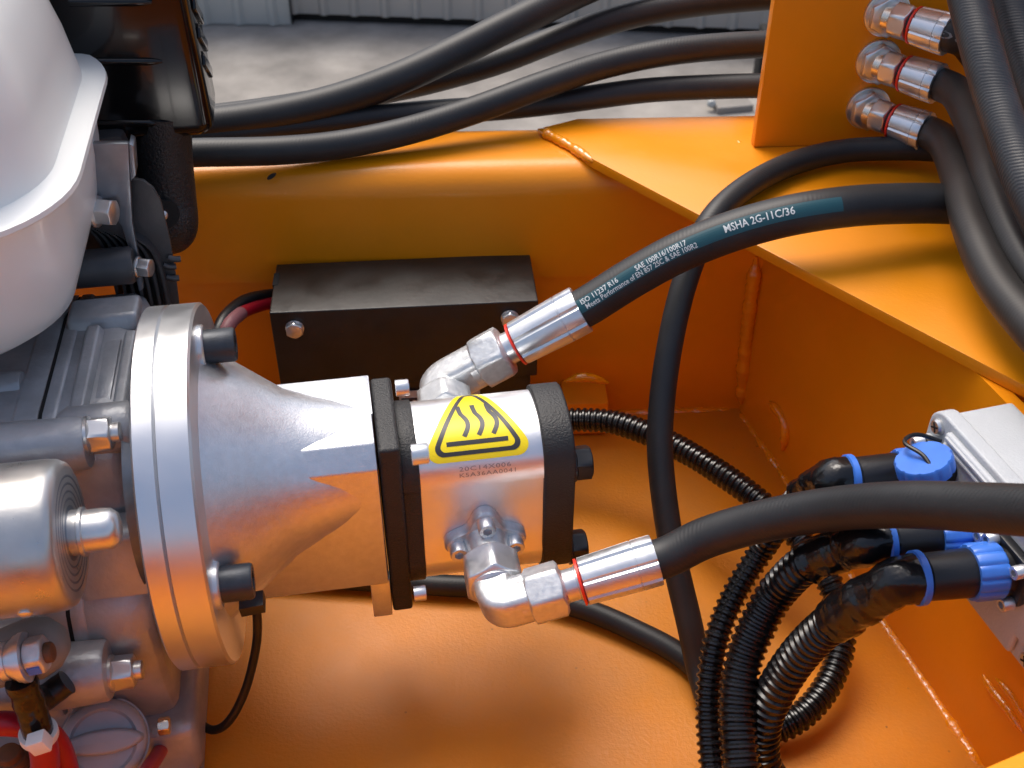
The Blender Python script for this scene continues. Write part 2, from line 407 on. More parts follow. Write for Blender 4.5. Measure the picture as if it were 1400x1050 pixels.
def bead(pts, r, flat=.7, seed=0, mat="orange_weld", lab=None):
    path = [p - V((0, 0, r*.55)) for p in spline(pts, .0016)]; LT = sum((path[i]-path[i-1]).length for i in range(1, len(path))); g = tube(path, lambda i, s: r*min(1, .25 + s/(3*r), .25 + (LT-s)/(3*r))*(.80 + .10*abs(math.sin(s*520 + 2*noise.noise(V((s*70, 1, seed))))) + .40*noise.noise(V((s*75, seed, 0)))), 10)
    return mk("weld_bead", g, mat, fr, label=lab)
bead([on_side(1014, 548), on_back(1022, 450), on_back(1035, 345)], .006, seed=1)
bead([on_z(x, y, FLOOR) for x, y in ((780, 566), (860, 563), (940, 560), (1008, 558))], .005, seed=2)
bead([on_z(x, y, FLOOR) for x, y in ((1008, 558), (1040, 602), (1075, 655), (1130, 735), (1200, 838), (1260, 925), (1300, 985), (1352, 1060))], .0050, seed=3)
bead([on_side(x, y, .001) for x, y in ((1052, 546), (1062, 556), (1072, 572), (1075, 590), (1070, 612))], .004, seed=4)
bead([on_z(x, y, TOP) for x, y in ((736, 173), (760, 185), (785, 199), (812, 217))], .0042, seed=5)
bead([on_z(x, y, TOP) for x, y in ((1024, 199), (1010, 193), (1003, 188))], .0042, seed=6)
bead([on_side(x, y, .000) for x, y in ((1345, 920), (1360, 944), (1380, 968), (1400, 1000))], .0028, seed=7)
bead([on_side(x, y, .000) for x, y in ((1362, 925), (1385, 950), (1405, 985))], .0022, seed=8)
bead([on_z(x, y, FLOOR) for x, y in ((1312, 1000), (1328, 1025), (1345, 1060))], .006, seed=9)
P = on_back(371, 241, .0006); g = G(); g.lathe(axm(P, (0, -1, .5)) @ M4.Rotation(.6, 4, 'X') @ M4.Scale(2.6, 4, (0, 1, 0)), [(-.001, .0014), (.0007, .0013)], 14); mk("paint_chip", g, "dark_void", fr)
P = on_back(806, 520); g = G(); g.box(MB, (P.x-.022, -.028, P.z-.03), (P.x+.012, .002, P.z)); mk("wall_tab", g, "orange", fr, .003)
bead([on_back(772, 518, .028), on_back(800, 512, .028), on_back(832, 520, .028)], .004, seed=10)

# ------------------------------------------------------------------ shared small parts
M_ = lambda nm, g, mt, bev=0: to_mesh(nm, g, mt, V((0,0,0)), bev)
def bolt_mesh(nm, af, h, mat, flange=1.25, stud=0):
    g = G()
    if flange: g.lathe(I4, [(0, af*flange*.5), (h*.12, af*flange*.5), (h*.22, af*.5)], 32)
    g.hexa(I4, h*.1, h, af, n=36, ch0=False)
    if stud: g.lathe(I4, [(h, stud), (h*1.3, stud), (h*1.36, stud*.8)], 20)
    return M_(nm, g, mat)
def socket_mesh(nm, d, h, mat, sock=True):
    g = G(); r = d/2
    n = 36
    circ = lambda x, q: [(x, q*math.cos(2*PI*j/n), q*math.sin(2*PI*j/n)) for j in range(n)]
    hx = lambda x, q: [(x, q/math.cos(((2*PI*j/n)+PI/6) % (PI/3)-PI/6)*math.cos(2*PI*j/n), q/math.cos(((2*PI*j/n)+PI/6) % (PI/3)-PI/6)*math.sin(2*PI*j/n)) for j in range(n)]
    g.rings([circ(0, r), circ(h*.92, r), circ(h, r*.92), hx(h, r*.5), hx(h*.45, r*.5)])
    return M_(nm, g, mat)
def washer_mesh(nm, r, h, mat):
    g = G(); g.lathe(I4, [(0, r), (h*.7, r), (h, r*.93)], 36); return M_(nm, g, mat)

# ------------------------------------------------------------------ bell housing between engine and pump
bh = thing("bell_housing", LP(-.06, 0, -.093), "bare aluminium conical bell housing on a round two-disc flange", "housing")
XF = -.0805
g = G(); g.lathe(ENG, [(XF-.0155, .0905), (XF-.0150, .0925), (XF-.0012, .0925), (XF, .0912), (XF, .060)], 128); mk("front_disc", g, "machined", bh)
g = G(); g.lathe(ENG, [(XF-.0262, .060), (XF-.0262, .0912), (XF-.0252, .0925), (XF-.0166, .0925), (XF-.0161, .0910), (XF-.0156, .0905)], 128); mk("rear_disc", g, "machined", bh)
g = G(); g.lathe(ENG, [(XF-.001, .0705), (XF+.001, .0690), (XF+.003, .0675), (-.060, .0545), (-.045, .0432), (-.030, .0372), (-.015, .0330), (-.002, .0308)], 96); g.v = [p + EZ*(.0030*max(0, min(1, ((ENGI @ p).x + .075)/.06))) if (ENGI @ p).x > -.0765 else p for p in g.v]; mk("cone", g, "cast_alu", bh)
BF, BB = -.0322, .032
bp = [(BB, .0345), (-.0232, .0345), (BF, .0242), (BF, -.0575), (BB, -.0575)]
g = G(); g.prism(ENG, bp, -.078, -.0008); mk("box_neck", g, "cast_alu", bh, .0012)
bpf = [(BB+.0006, .0340), (BB+.0006, -.0838), (BF+.0008, -.0838), (BF+.0008, -.0560), (.0, -.0560), (.0, .0340)]
g = G(); g.prism(ENG, bpf, -.0105, -.0002); mk("end_foot", g, "cast_alu", bh, .0008)
sw = washer_mesh("washer", .0112, .0025, "bright_zinc"); sb = socket_mesh("screw", .0172, .0145, "flange_bolt")
for an in (74, 179, 345):
    m = ENG @ M4.Translation((XF, .0735*math.cos(rad(an)), .0735*math.sin(rad(an))))
    w_ = put("washer", sw, m, bh); put("cap_screw", sb, m @ M4.Translation((.0025, 0, 0)), bh)
g = G(); P = LX(279, 616, XF+.0003); g.lathe(axm(P, EX), [(-.001, .0022), (.0001, .0022)], 16); mk("bolt_hole", g, "dark_void", bh)

# ------------------------------------------------------------------ hydraulic pump
pu = thing("hydraulic_pump", LP(.04, 0, -.084), "aluminium gear pump with black end plates and yellow hot-surface label", "pump")
FZT, FZB, FYF, FYB = .0335, -.0843, -.0290, .0305
XB0, XB1 = .0200, .0835
pl = [(FYB, FZT), (FYF, FZT-.003), (FYF-.0006, FZB+.002), (FYB, FZB)]
g = G(); g.prism(ENG, [(FYB, FZT), (FYF, FZT), (FYF, FZB), (FYB, FZB)], .0003, .0112); mk("mounting_flange", g, "pump_black", pu, .0022, segs=3)
# body profile: a tall stadium with flat port faces, param from the front edge upwards
ZE = .0020; YE = -.0275; ZTOP = .0270; YC = .0015
def body_prof():
    pts = []; n = 26
    for i in range(n + 1):
        t = PI + (PI/2 - PI)*i/n
        ex = 2.35
        cx = math.copysign(abs(math.cos(t))**(2/ex), math.cos(t)); sx = abs(math.sin(t))**(2/ex)
        pts.append((YC + (YC - YE)*cx, ZE + (ZTOP-ZE)*sx))
    return pts
top = body_prof()
ZB2 = -.0745
bot = [(y, -(z) + (ZE + -.0500)) for y, z in top]
mir = [(2*YC - y, z) for y, z in reversed(top[:-1])]
mirb = [(2*YC - y, z) for y, z in reversed(bot[:-1])]
stad = top + mir + list(reversed(bot + mirb))
def grow(poly, d): return [(y + (1 if y > YC else -1)*d*(0 if abs(y-YC) < 1e-6 else 1), z + (d if z > -.024 else -d)) for y, z in poly]
flatf = lambda poly, ins: [(max(y, YE+ins) if -.0480 < z < ZE - .0004 else y, z) for y, z in poly]
body = []
for (y, z) in stad: body.append((y, z))
# recess the port faces slightly so the upper skin ends in a crisp lip
def body_poly():
    b = top + mir
    b += [(2*YC-YE, ZE-.0005), (2*YC-YE-.0012, ZE-.0012), (2*YC-YE-.0012, -.0475), (2*YC-YE, -.0482)]
    b += list(reversed(mirb)) [0:0]
    lower = list(reversed(bot + mirb))
    return b
bpoly = top + mir + [(2*YC-YE-.0011, ZE-.0010), (2*YC-YE-.0011, -.0470)] + [(2*YC - y, z) for y, z in bot] + list(reversed(bot[:-1])) + [(YE+.0011, -.0470), (YE+.0011, ZE-.0010)]
g = G(); g.prism(ENG, bpoly, XB0, XB1); bd = mk("pump_body", g, "pump_alu", pu)
step = [(YC + (y-YC)*1.035, -.024 + (z+.024)*1.025) for y, z in bpoly]
g = G(); g.prism(ENG, step, .0110, XB0 - .0002); mk("front_collar", g, "pump_black", pu, .0012)
capp = [(YC + (y-YC)*1.06, -.024 + (z+.024)*1.05) for y, z in stad]
g = G(); g.prism(ENG, capp, XB1 + .0002, XB1 + .0165); mk("end_cover", g, "pump_black", pu, .0016, segs=3)
bb = bolt_mesh("hex", .0165, .0105, "black_bolt", 1.2)
for (px, py) in ((781, 634), (776, 748)):
    P = LX(px, py, XB1 + .0168); put("cover_bolt", bb, axm(P, EX), pu)
put("cover_bolt", bolt_mesh("hexz", .009, .004, "zinc", 1.1), axm(LX(752, 551, XB1 + .0168), EX), pu)
sz = socket_mesh("flange_screw", .0078, .0062, "bright_zinc")
for (px, py) in ((541, 531), (563, 622), (566, 812)):
    P = LX(px, py, .0113); put("flange_screw", sz, axm(P, EX), pu)

# label on the pump: flat print that follows the curved skin
cum = [0]
for i in range(1, len(top)): cum.append(cum[-1] + math.dist(top[i], top[i-1]))
mir2 = top + mir
cum2 = [0]
for i in range(1, len(mir2)): cum2.append(cum2[-1] + math.dist(mir2[i], mir2[i-1]))
def skin(X, a, off):
    a = max(0, a); i = 0
    while i < len(cum2)-2 and cum2[i+1] < a: i += 1
    t = (a - cum2[i]) / (cum2[i+1] - cum2[i]); y = mir2[i][0] + t*(mir2[i+1][0]-mir2[i][0]); z = mir2[i][1] + t*(mir2[i+1][1]-mir2[i][1])
    ty, tz = mir2[i+1][0]-mir2[i][0], mir2[i+1][1]-mir2[i][1]; l = math.hypot(ty, tz)
    return LP(X, y - tz/l*off, z + ty/l*off)
def flat_bm(polys):
    bm = bmesh.new()
    for p in polys:
        try: bm.faces.new([bm.verts.new((x, y, 0)) for x, y in p])
        except ValueError: pass
    bmesh.ops.triangulate(bm, faces=bm.faces[:]); return bm
def conform(name, bm, fn, mat, parent, cuts=None, lab=None):
    if name == 'printed_text': cuts = {'y': [-.002 + .0007*i for i in range(14)]}
    for axis, vals in (cuts or {}).items():
        nv = V((1, 0, 0)) if axis == 'x' else V((0, 1, 0))
        for q in vals: bmesh.ops.bisect_plane(bm, geom=bm.verts[:] + bm.edges[:] + bm.faces[:], plane_co=nv*q, plane_no=nv)
    g = G(); bm.verts.index_update()
    g.v = [fn(v.co.x, v.co.y) for v in bm.verts]; g.f = [tuple(v.index for v in f.verts) for f in bm.faces]; bm.free()
    return mk(name, g, mat, parent, label=lab)
def round_tri(A, B, Cc, r, n=7):
    P = [V(A), V(B), V(Cc)]; out = []
    for i in range(3):
        p, a_, b_ = P[i], P[i-1], P[(i+1) % 3]
        da = (a_-p).normalized(); db = (b_-p).normalized(); h = da.angle(db)/2; c_ = p + (da+db).normalized()*(r/math.sin(h))
        s0 = math.atan2(*(p + da*(r/math.tan(h)) - c_).yx); s1 = math.atan2(*(p + db*(r/math.tan(h)) - c_).yx)
        d = (s1 - s0 + PI) % (2*PI) - PI
        out += [(c_.x + r*math.cos(s0+d*k/n), c_.y + r*math.sin(s0+d*k/n)) for k in range(n+1)]
    return out
def stroke(pts, w):
    P = [V(p) for p in pts]; polys = []; L_, R_ = [], []
    for i, p in enumerate(P):
        t = (P[min(i+1, len(P)-1)] - P[max(i-1, 0)]).normalized(); q = V((-t.y, t.x))*w/2
        L_.append(p+q); R_.append(p-q)
    return [[(R_[i].x, R_[i].y), (R_[i+1].x, R_[i+1].y), (L_[i+1].x, L_[i+1].y), (L_[i].x, L_[i].y)] for i in range(len(P)-1)]
LX0 = .0212; LW = .0590; LA = .0150; LH = .0600; XM = LX0 + LW/2
tri = lambda ins, r: round_tri((LX0+ins*1.73, LA+ins), (LX0+LW-ins*1.73, LA+ins), (XM, LA+LH-ins*2), r)
cuts = {'y': [LA + .0012*i for i in range(-12, 44)]}
SK = lambda off: (lambda x, y: skin(x, y, off))
lb = conform("hazard_label", flat_bm([tri(0, .006)]), SK(.00022), "label_yellow", bd, cuts)
t1, t2 = tri(.0030, .0042), tri(.0052, .0026)
conform("label_border", flat_bm([[t1[i], t1[(i+1) % len(t1)], t2[(i+1) % len(t2)], t2[i]] for i in range(len(t1))]), SK(.00034), "label_black", bd, cuts)
sy = []
for dx in (-.0075, 0, .0075):
    pts = [(XM + dx + .0012 + .0028*math.sin(k/18*2*PI*.735)*(1 if k/18 < .68 else .3), LA + .0126 + .0215*k/18) for k in range(19)]
    sy += stroke(pts, .0024)
sy += stroke([(XM-.0158, LA+.0092), (XM+.0158, LA+.0092)], .0024)
conform("hot_symbol", flat_bm(sy), SK(.00034), "label_black", bd, cuts)
def text_bm(s, size, spacing=1.0, bold=0):
    cu = bpy.data.curves.new("t", 'FONT'); cu.body = s; cu.size = size; cu.space_character = spacing; cu.offset = bold; cu.resolution_u = 2
    ob = link(bpy.data.objects.new("t", cu)); bpy.context.view_layer.update()
    me = ob.evaluated_get(bpy.context.evaluated_depsgraph_get()).to_mesh()
    bm = bmesh.new(); bm.from_mesh(me); bpy.data.objects.remove(ob); bpy.data.curves.remove(cu)
    xs = [v.co.x for v in bm.verts]; return bm, min(xs), max(xs)
for txt, a_, x0, x1 in (("20C14X006", .0098, .0400, .0665), ("K5A36AA0041", .0064, .0400, .0688)):
    bm, lo, hi = text_bm(txt, .0034, 1.1)
    conform("stamped_number", bm, (lambda a_, lo, hi, x0, x1: lambda x, y: skin(x0 + (x-lo)/(hi-lo)*(x1-x0), a_ + y, .0002))(a_, lo, hi, x0, x1), "engraved", bd)

# ------------------------------------------------------------------ elbow fittings and hoses on the pump
def sleeve_poly(r, flats=8, n=64):
    out = []
    for j in range(n):
        t = 2*PI*j/n; k = (t*flats/(2*PI)) % 1
        q = r*(1 - (.075 if k < .06 or k > .94 else 0) + .010*math.sin(PI*k))
        out.append((q*math.cos(t), q*math.sin(t)))
    return out
def crimp(m, L, r, mat, parent, ring="red_ring", n=64):
    sp = sleeve_poly(r)
    prof = [(0, .86), (.0006, .93), (L*.72, 1.0), (L*.725, .965), (L*.735, .965), (L*.74, 1.0), (L*.985, 1.0), (L, .985), (L, .80)]
    g = G(); g.rings([[(x, y*k, z*k) for y, z in sp] for x, k in prof], m)
    s = mk("crimp_sleeve", g, mat, parent)
    if ring:
        g = G(); g.lathe(m, [(-.0016, r*.80), (-.0014, r*.93), (-.0002, r*.93), (0, r*.8)], 48); mk("red_ring", g, ring, s)
    return s
def elbow_fit(name, label, port, out_dir, base_len, arm, r, front, parts):
    """port on the pump face, axis along base_dir, 90 degree turn into out_dir"""
    base_dir = (-EY if front else EY)
    t = thing(name, port, label, "fitting")
    m = axm(port, base_dir)
    if front:
        # four-lobed port flange with socket screws
        n = 120; pl = []
        for j in range(n):
            an = 2*PI*j/n; q = .0142 + .0076*((1 + math.cos(4*an))/2)**1.15
            pl.append((q*math.cos(an), q*math.sin(an)))
        g = G(); g.rings([[(x, y*k, z*k) for y, z in pl] for x, k in ((.0002, 1), (.0052, 1), (.0064, .95))], m)
        fl_ = mk("port_flange", g, "zinc", t)
        g = G(); g.lathe(m, [(.005, .0128), (.008, .0116), (.012, .0110), (.018, .0108)], 40); mk("neck", g, "zinc", t)
        for an in (0, 90, 180, 270):
            q = port + base_dir*.0064 + (EX*math.cos(rad(an)) + EZ*math.sin(rad(an)))*.0150
            w = G(); w.lathe(axm(q, base_dir), [(-.001, .0054), (.0004, .0054)], 24); mk("seat", w, "zinc", fl_)
            put("socket_screw", parts, axm(q, base_dir), t)
    else:
        g = G(); g.lathe(m, [(0, .017), (.008, .017), (.012, .013), (.02, .0125)], 40); mk("neck", g, "zinc", t)
    L = base_len
    hx0 = L - (.031 if front else .030); hx1 = L - .0125
    g = G(); g.hexa(m, hx0, hx1, r*2.55); mk("base_nut", g, "bright_zinc" if front else "zinc", t)
    # forged elbow body: square-ish bend
    c0 = port + base_dir*(L - .013); c1 = port + base_dir*L; c2 = c1 + out_dir*arm
    path = resample([c0, c0.lerp(c1, .45), c1 - base_dir*.0050, c1 - base_dir*.0015 + out_dir*.0015, c1 + out_dir*.0050, c1 + out_dir*arm*.6, c2], .0012)
    for _ in range(2): path = [path[0]] + [(path[i-1]+path[i]*2+path[i+1])/4 for i in range(1, len(path)-1)] + [path[-1]]
    T, N, B = frames(path); rs = []
    ax = base_dir.cross(out_dir).normalized()
    for p, tt in zip(path, T):
        nn = ax; bb_ = tt.cross(nn); row = []
        for j in range(32):
            an = 2*PI*j/32; cx, sx = math.cos(an), math.sin(an)
            ex = 5.0
            k = (abs(cx)**ex + abs(sx)**ex)**(-1/ex)
            row.append(p + (nn*cx + bb_*sx)*r*.93*k)
        rs.append(row)
    g = G(); g.rings(rs); el = mk("elbow", g, "zinc", t)
    g = G(); g.lathe(axm(c0 - base_dir*.0005, base_dir), [(0, r*1.14), (.002, r*1.14), (.003, r*1.03)], 40); mk("shoulder", g, "bright_zinc", el)
    return t, c2
cs = socket_mesh("port_screw", .0092, .0068, "bright_zinc")
def hose_end(label_fit, end, d, r_nut, r_sl, gap, sl_len, parent):
    m = axm(end, d)
    g = G(); g.lathe(m, [(-.004, r_nut*.84), (.001, r_nut*.84)], 32); mk("collar", g, "zinc", parent)
    g = G(); g.hexa(m, .0002, .0185, r_nut*2, ch=.96); mk("swivel_nut", g, "zinc", parent)
    g = G(); g.lathe(m, [(.018, r_nut*.80), (.0195, r_nut*.66), (.018+gap, r_nut*.66), (.0185+gap, r_nut*.72), (.0205+gap, r_nut*.72)], 36); mk("ferrule", g, "bright_zinc", parent)
    return axm(end + d*(.0205+gap), d)
def hose_thing(name, pts, r, mat, label, group=None, n=28, step=.003):
    path = spline(pts, step); t = thing(name, path[0], label, "hose", group)
    mk("tube", tube(path, r, n), mat, t); return t, path
# front outlet
d_out = (EX*.97 + EZ*.235).normalized()
port = LP(.0520, YE + .0011, -.0352)
elb, e2 = elbow_fit("elbow_fitting", "zinc elbow fitting with four-screw flange on the front of the pump", port, d_out, .0500, .016, .0108, True, cs)
path = None
mm = M4.Identity(4)
def pump_hose(nm, label, e2, d, r_nut, r_sl, gap, sl_len, pts, r_h, mat):
    end = e2 - d*.001
    S = end + d*(.0205+gap+sl_len)
    P = [S - d*sl_len*.7, S - d*.008, S + d*.006] + pts
    t, path = hose_thing(nm, P, r_h, mat, label)
    m = hose_end(None, end, d, r_nut, r_sl, gap, sl_len, t)
    crimp(m, sl_len, r_sl, "bright_zinc", t)
    return t, path, S
h1, path1, S1 = pump_hose("hydraulic_hose", "plain black hose from the front elbow passing before the blue connectors", e2, d_out, .0125, .0128, .0075, .0385,
    [cp(965, 735, .562), cp(1040, 713, .548), cp(1130, 697, .525), cp(1230, 690, .49), cp(1340, 694, .455), cp(1470, 702, .415)], .0102, "rubber")
# rear suction
d_up = (EX*.86 + EZ*.46).normalized()
port2 = LP(.0415, .031, -.010)
elb2, e3 = elbow_fit("elbow_fitting", "zinc elbow fitting rising behind the pump before the black box", port2, d_up, .0430, .0265, .0118, False, cs)
h2, path2, S2 = pump_hose("hydraulic_hose", "thick black hose with teal printed band arching to the right", e3, d_up, .0145, .0142, .0055, .0420,
    [cp(866, 379, .647), cp(935, 342, .642), cp(1020, 310, .638), cp(1110, 289, .635), cp(1210, 279, .643), cp(1325, 281, .655), cp(1400, 302, .665), cp(1480, 345, .66)], .0115, "rubber")
# print on the thick hose
cumH = [0]
for i in range(1, len(path2)): cumH.append(cumH[-1] + (path2[i]-path2[i-1]).length)
pxs = [proj(p)[0] for p in path2]
def s_at(px):
    for i in range(1, len(pxs)):
        if pxs[i-1] <= px <= pxs[i]: return cumH[i-1] + (px-pxs[i-1])/(pxs[i]-pxs[i-1])*(cumH[i]-cumH[i-1])
    return cumH[-1]
def hose_pt(path, cumv, r, off, phi0, flip=1):
    def f(s, y):
        i = 0
        s = max(0, min(s, cumv[-1]-1e-6))
        while i < len(cumv)-2 and cumv[i+1] < s: i += 1
        t = (s-cumv[i])/(cumv[i+1]-cumv[i]); p = path[i].lerp(path[i+1], t)
        def tan(k): return (path[min(k+1, len(path)-1)]-path[max(k-1, 0)]).normalized()
        T = tan(i).lerp(tan(i+1), t).normalized()
        N = (-p); N = (N - T*N.dot(T)).normalized(); U = N.cross(T)*flip
        ph = phi0 + y/r
        return p + (N*math.cos(ph) + U*math.sin(ph))*(r+off)
    return f
sA, sB = s_at(788), s_at(1140)
w_b = .0041
nseg = 70
ystep = [-w_b + 2*w_b*k/6 for k in range(7)]
bmb = flat_bm([[(sA+(sB-sA)*i/nseg, ystep[k]), (sA+(sB-sA)*(i+1)/nseg, ystep[k]), (sA+(sB-sA)*(i+1)/nseg, ystep[k+1]), (sA+(sB-sA)*i/nseg, ystep[k+1])] for i in range(nseg) for k in range(6)])
PH0 = .16
conform("printed_band", bmb, hose_pt(path2, cumH, .0115, .00012, PH0), "band_teal", h2)
for txt, x0, x1, y0, size, bold in (("ISO 11237 R16", 800, 849, .0003, .0042, .00006), ("Meets Performance of EN 857 2SC & SAE 100R2", 803, 951, -.0033, .0042, .00003),
        ("SAE 100R16/100R17", 873, 940, .0003, .0042, .00006), ("MSHA 2G-11C/36", 989, 1082, -.0015, .0060, .00009), ("L9", 779, 787, .0003, .0042, 0), ("mm", 784, 793, -.0033, .0042, 0)):
    bm, lo, hi = text_bm(txt, size, 1.0, bold); a0, a1 = s_at(x0), s_at(x1)
    f = hose_pt(path2, cumH, .0115, .00030, PH0)
    conform("printed_text", bm, (lambda f, lo, hi, a0, a1, y0: lambda x, y: f(a0+(x-lo)/(hi-lo)*(a1-a0), y+y0))(f, lo, hi, a0, a1, y0), "print_white", h2)

# ------------------------------------------------------------------ thin hoses in the tray
hose_thing("cable_hose", [cp(1310, 207, .728), cp(1240, 203, .735), cp(1150, 207, .740), cp(1075, 227, .727), cp(1012, 262, .70), cp(968, 308, .682), cp(938, 380, .678), cp(918, 460, .675), cp(905, 550, .672), cp(903, 630, .67), cp(917, 740, .668), cp(942, 850, .668), cp(960, 930, .667), cp(990, 1010, .64), cp(1035, 1090, .61)], .0077, "rubber", "slim black hose hanging over the gusset edge down into the tray")
hose_thing("cable_hose", [on_z(300, 780, FLOOR+.0076), on_z(480, 792, FLOOR+.0076), on_z(600, 800, FLOOR+.0076), on_z(690, 806, FLOOR+.0076), on_z(790, 830, FLOOR+.0076), on_z(870, 863, FLOOR+.0076), on_z(940, 903, FLOOR+.0076), on_z(1000, 970, FLOOR+.012), on_z(1060, 1060, FLOOR+.02)], .0070, "rubber", "slim black hose running under the pump across the tray floor")

# ------------------------------------------------------------------ rear hoses lying on the rail
RG = "rear hoses over the rail"
def rear(pts, r, label, mat="rubber"):
    hose_thing("hydraulic_hose", [cp(*p) for p in pts], r, mat, label, RG, n=32)
rear([(150, 214, .735), (260, 209, .742), (380, 206, .748), (470, 197, .757), (560, 178, .765), (650, 150, .775), (740, 117, .785), (830, 88, .795), (930, 69, .80), (1060, 60, .81), (1180, 60, .82)], .0094, "lowest rear hose, lying along the orange rail then rising behind the plate")
rear([(150, 182, .765), (300, 168, .775), (390, 154, .78), (470, 134, .785), (550, 105, .79), (630, 68, .80), (710, 28, .81), (800, -15, .83), (900, -55, .85)], .0112, "thickest rear hose climbing steeply to the top edge")
rear([(150, 176, .82), (300, 160, .82), (400, 146, .825), (490, 130, .83), (580, 112, .835), (680, 84, .84), (770, 50, .845), (860, 22, .85), (960, 4, .855), (1100, -8, .86)], .0096, "rear hose crossing behind the steep one towards the orange post")
rear([(240, 190, .772), (330, 182, .778), (430, 170, .787), (520, 160, .795), (600, 153, .80), (690, 147, .805), (780, 137, .805), (880, 124, .805), (970, 119, .805), (1060, 117, .805), (1180, 118, .81)], .0086, "thinner rear hose nearly level just above the gusset plate")

# ------------------------------------------------------------------ bulkhead fittings and their hoses
def on_plate(px, py, off=0):
    r = ray(px, py); q = BP + BNv*off; k = q.dot(BNv)/r.dot(BNv); return r*k
def bulk(px, py, label_f, sdir, sl, rn=0.00873):
    P = on_plate(px, py, 0); t = thing("bulkhead_fitting", P, label_f, "fitting", "bulkhead fittings in a column")
    d = V(sdir).normalized(); m = axm(P, BNv)
    g = G(); g.lathe(m, [(0.00015, 0.01443), (0.00222, 0.01443), (0.00266, 0.01369)], 48); mk("washer", g, "chrome", t)
    g = G(); g.hexa(m, 0.00266, 0.00925, 0.02294); mk("lock_nut", g, "chrome", t)
    g = G(); g.lathe(axm(P + BNv*0.00888, d), [(-0.00296, 0.00777), (0.00296, 0.00777)], 32); mk("neck", g, "yellow_zinc", t)
    q = P + BNv*0.00888 + d*0.00222; m2 = axm(q, d)
    g = G(); g.hexa(m2, 0, 0.01184, 0.01961); mk("swivel_nut", g, "chrome", t)
    g = G(); g.lathe(m2, [(0.01184, 0.00829), (0.01273, 0.00829), (0.01317, 0.00703), (0.01376, 0.00829), (0.01450, 0.00829)], 36); mk("ferrule", g, "black_bolt", t)
    return q + d*0.01465, d
DB = (BNv*.72 + V((1, 0, 0))*.68)
def bulk_hose(px, py, label_f, label_h, pts, r, mat, sl=.0215, rs=.0124):
    q, d = bulk(px, py, label_f, DB, sl)
    S = q + d*sl
    t, path = hose_thing("hydraulic_hose", [S - d*sl*.5, S - d*.004, S + d*.004] + [cp(*p) for p in pts], r*.97, mat, label_h, "hoses from the bulkhead fittings")
    crimp(axm(q + d*.001, d), sl, rs, "bright_zinc", t, "red_ring")
    return t, path, S
hb3 = bulk_hose(1186, 147, "lowest bulkhead fitting on the orange plate", "black hose from the lowest bulkhead fitting bending sharply down", [(1294, 199, .695), (1313, 248, .648), (1330, 315, .612), (1363, 388, .58), (1422, 460, .545), (1510, 550, .50)], .0106, "rubber_brown")
hb2 = bulk_hose(1200, 83, "middle bulkhead fitting on the orange plate", "black hose from the middle bulkhead fitting", [(1312, 132, .685), (1338, 190, .655), (1359, 262, .622), (1394, 345, .59), (1452, 435, .56), (1540, 540, .52)], .0103, "rubber_brown")
hb1 = bulk_hose(1212, 18, "topmost bulkhead fitting at the upper edge of the photo", "black hose with white printed letters from the topmost bulkhead fitting", [(1325, 62, .71), (1356, 110, .70), (1385, 180, .69), (1430, 280, .67), (1500, 400, .64)], .0102, "rubber_brown")
t, path, S = hb1; cumX = [0]
for i in range(1, len(path)): cumX.append(cumX[-1] + (path[i]-path[i-1]).length)
s0 = min(range(len(path)), key=lambda i: abs(proj(path[i])[0]-1284)); s1 = min(range(len(path)), key=lambda i: abs(proj(path[i])[0]-1330))
bm, lo, hi = text_bm("MSHA 2G", .0062, 1.0, .00005); f = hose_pt(path, cumX, .0099, .0002, .05)
conform("printed_text", bm, (lambda f, lo, hi, a0, a1: lambda x, y: f(a1-(x-lo)/(hi-lo)*(a1-a0), .001-y))(f, lo, hi, cumX[s0]+.0045, cumX[s0]+.0205), "print_grey", t)
hose_thing("hydraulic_hose", [cp(*p) for p in ((1312, -60, .62), (1325, 0, .615), (1343, 70, .605), (1366, 150, .595), (1398, 240, .58), (1446, 340, .56), (1525, 470, .52))], .0108, "rubber_wrap", "near black hose with woven chevron imprint falling along the right edge", n=48)
hose_thing("hydraulic_hose", [cp(*p) for p in ((1360, -60, .65), (1378, 0, .645), (1402, 80, .635), (1440, 180, .62), (1500, 300, .60))], .0125, "rubber_wrap", "dark hose in the upper right corner outside the chevron hose", n=48)

# ------------------------------------------------------------------ battery box
a0, a1 = on_back(370, 366, .006), on_back(706, 351, .006)
zt = (a0.z + a1.z)/2
f0, f1 = on_z(368, 428, zt), on_z(736, 411, zt)
bt = thing("battery_box", V(((f0.x+f1.x)/2, (f0.y+a0.y)/2, FLOOR)), "black sheet-metal battery box with a folded lid against the rear wall", "box")
dirx = (f1 - f0).normalized(); MBX = axm(V((f0.x, f0.y, 0)), dirx); W = (f1 - f0).length; Dp = .066
Dp = max(.05, (a0 - f0).dot(V((-dirx.y, dirx.x, 0))))
g = G(); g.box(MBX, (.004, .003, FLOOR + .0003), (W-.004, Dp - .002, zt - .004)); mk("case", g, "battery_black", bt, .002)
th = .0022; lw = .045
g = G(); ly = [(0, zt-.062), (0, zt), (Dp, zt), (Dp, zt-.03), (Dp-th, zt-.03), (Dp-th, zt-th), (th, zt-th), (th, zt-.062)]
g.rings([[(x, y, z) for y, z in ly] for x in (0, W)], MBX); ld = mk("lid", g, "battery_black", bt, .0010, segs=3)
g = G(); g.box(MBX, (-.0012, .010, zt-.05), (-.0002, Dp*.45, zt-.006)); mk("lid_side", g, "battery_black", bt, .0004)
g = G(); g.box(MBX, (-.0006, Dp*.55, zt-.022), (.003, Dp*.80, zt+.0003)); mk("wire_slot", g, "dark_void", bt)
bz = bolt_mesh("lid_bolt", .0105, .0045, "bright_zinc", 1.15)
